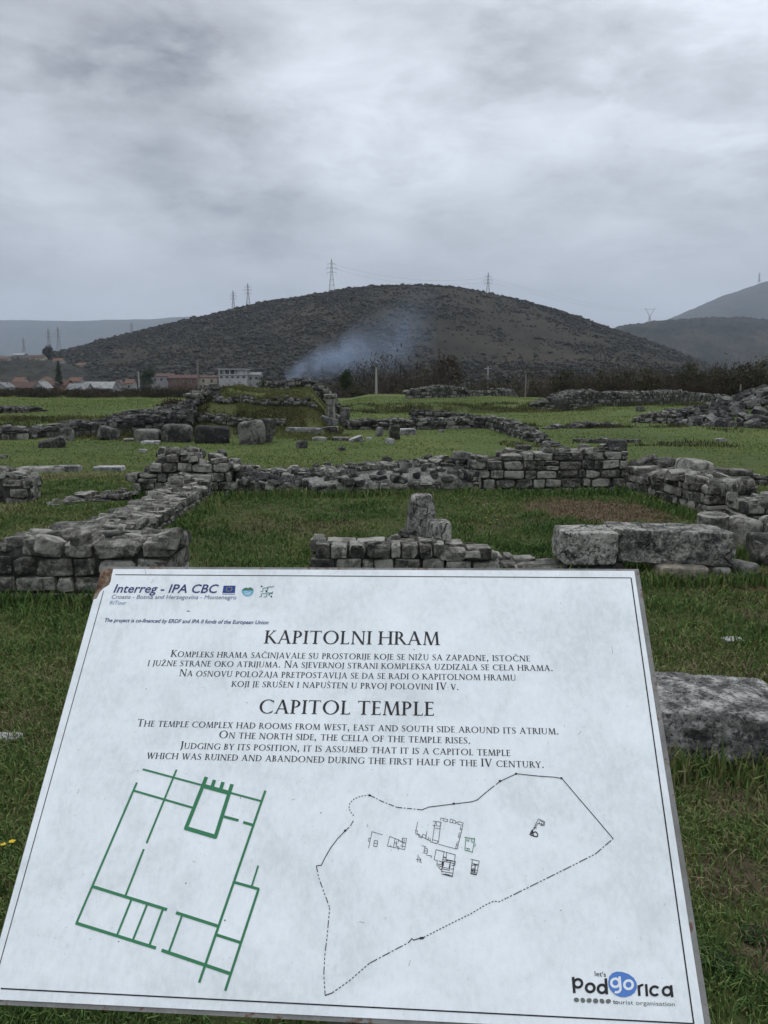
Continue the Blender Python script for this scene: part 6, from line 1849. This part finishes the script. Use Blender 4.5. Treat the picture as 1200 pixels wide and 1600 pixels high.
# ------------------------------------------------------------------ smoke
def smoke():
    Y = 150.0
    key = [(448, 594, 16), (462, 584, 26), (480, 572, 36), (510, 558, 48), (550, 545, 60), (600, 531, 70), (650, 518, 78), (705, 506, 82)]
    na = 16; V = []
    s = Y / (F_PX * CP)
    org = at_y(455, 589, Y)
    for (px, py, r) in key:
        c = at_y(px, py, Y) - org
        for j in range(na):
            a = 2 * math.pi * j / na
            V.append(c + np.array([-0.30 * r * s * math.cos(a), r * s * math.sin(a) * 0.7, r * s * math.cos(a)]))
    mb = MB(); n = len(key)
    i, j = np.meshgrid(np.arange(n - 1), np.arange(na), indexing='ij'); j2 = (j + 1) % na
    mb.add(np.array(V), np.stack([i * na + j, (i + 1) * na + j, (i + 1) * na + j2, i * na + j2], -1).reshape(-1, 4))
    mb.add(np.array(V[:na]), [tuple(range(na))]); mb.add(np.array(V[-na:]), [tuple(range(na))[::-1]])
    m = bpy.data.materials.new('bonfire_smoke'); m.use_nodes = True; m.node_tree.nodes.clear()
    N = NT(m.node_tree)
    t = N.n('ShaderNodeTexCoord')
    P = t.outputs['Object']
    nz = N.noise(P, 0.16, 5.0, 0.62, 0.6).outputs[0]
    sp = N.n('ShaderNodeSeparateXYZ', i_0=P)
    # thins out along the drift and towards the edge of the plume axis
    xx = sp.outputs[0]
    axis_z = N.n('ShaderNodeFloatCurve')
    axis = N.math('ADD', N.math('MULTIPLY', N.math('POWER', N.math('MAXIMUM', N.math('DIVIDE', xx, 30.0), 0.0), 0.80), 10.0), 0.0)
    m.node_tree.nodes.remove(axis_z)
    halfw = N.math('ADD', N.math('MULTIPLY', N.math('MAXIMUM', xx, 0.0), 0.27), 2.2)
    off = N.math('DIVIDE', N.math('ABSOLUTE', N.math('SUBTRACT', sp.outputs[2], axis)), halfw)
    fall = N.maprange(off, 0.0, 1.15, 1.0, 0.0)
    along = N.ramp(N.math('DIVIDE', xx, 29.0), [(0.0, 1.0), (0.12, 0.75), (0.35, 0.42), (0.65, 0.22), (0.97, 0.0)])
    d = N.math('MULTIPLY', N.math('MULTIPLY', N.maprange(nz, 0.34, 0.66, 0.12, 1.0), fall), along)
    d = N.math('MULTIPLY', d, 0.17)
    v = N.n('ShaderNodeVolumePrincipled', i_Density=d)
    v.inputs['Color'].default_value = (0.56, 0.69, 0.90, 1)
    v.inputs['Anisotropy'].default_value = 0.0
    o = N.n('ShaderNodeOutputMaterial')
    m.node_tree.links.new(v.outputs[0], o.inputs['Volume'])
    ob = mb.build('smoke', m, loc=tuple(org))
    tag(ob, 'thin blue smoke drifting right from a fire behind the mound', kind='stuff')
smoke()

# ------------------------------------------------------------------ haze
m = bpy.data.materials.new('valley_haze'); m.use_nodes = True; m.node_tree.nodes.clear()
N = NT(m.node_tree)
v = N.n('ShaderNodeVolumePrincipled', i_Density=1.05e-4)
v.inputs['Color'].default_value = (0.72, 0.81, 0.95, 1)
o = N.n('ShaderNodeOutputMaterial')
m.node_tree.links.new(v.outputs[0], o.inputs['Volume'])
mb = MB(); mb.box((0, 0, 0), (17000, 17000, 920.0))
hz = mb.build('haze', m, loc=(0, 0, 920 / 2 - 60.0))
tag(hz, 'pale haze filling the valley', kind='stuff')
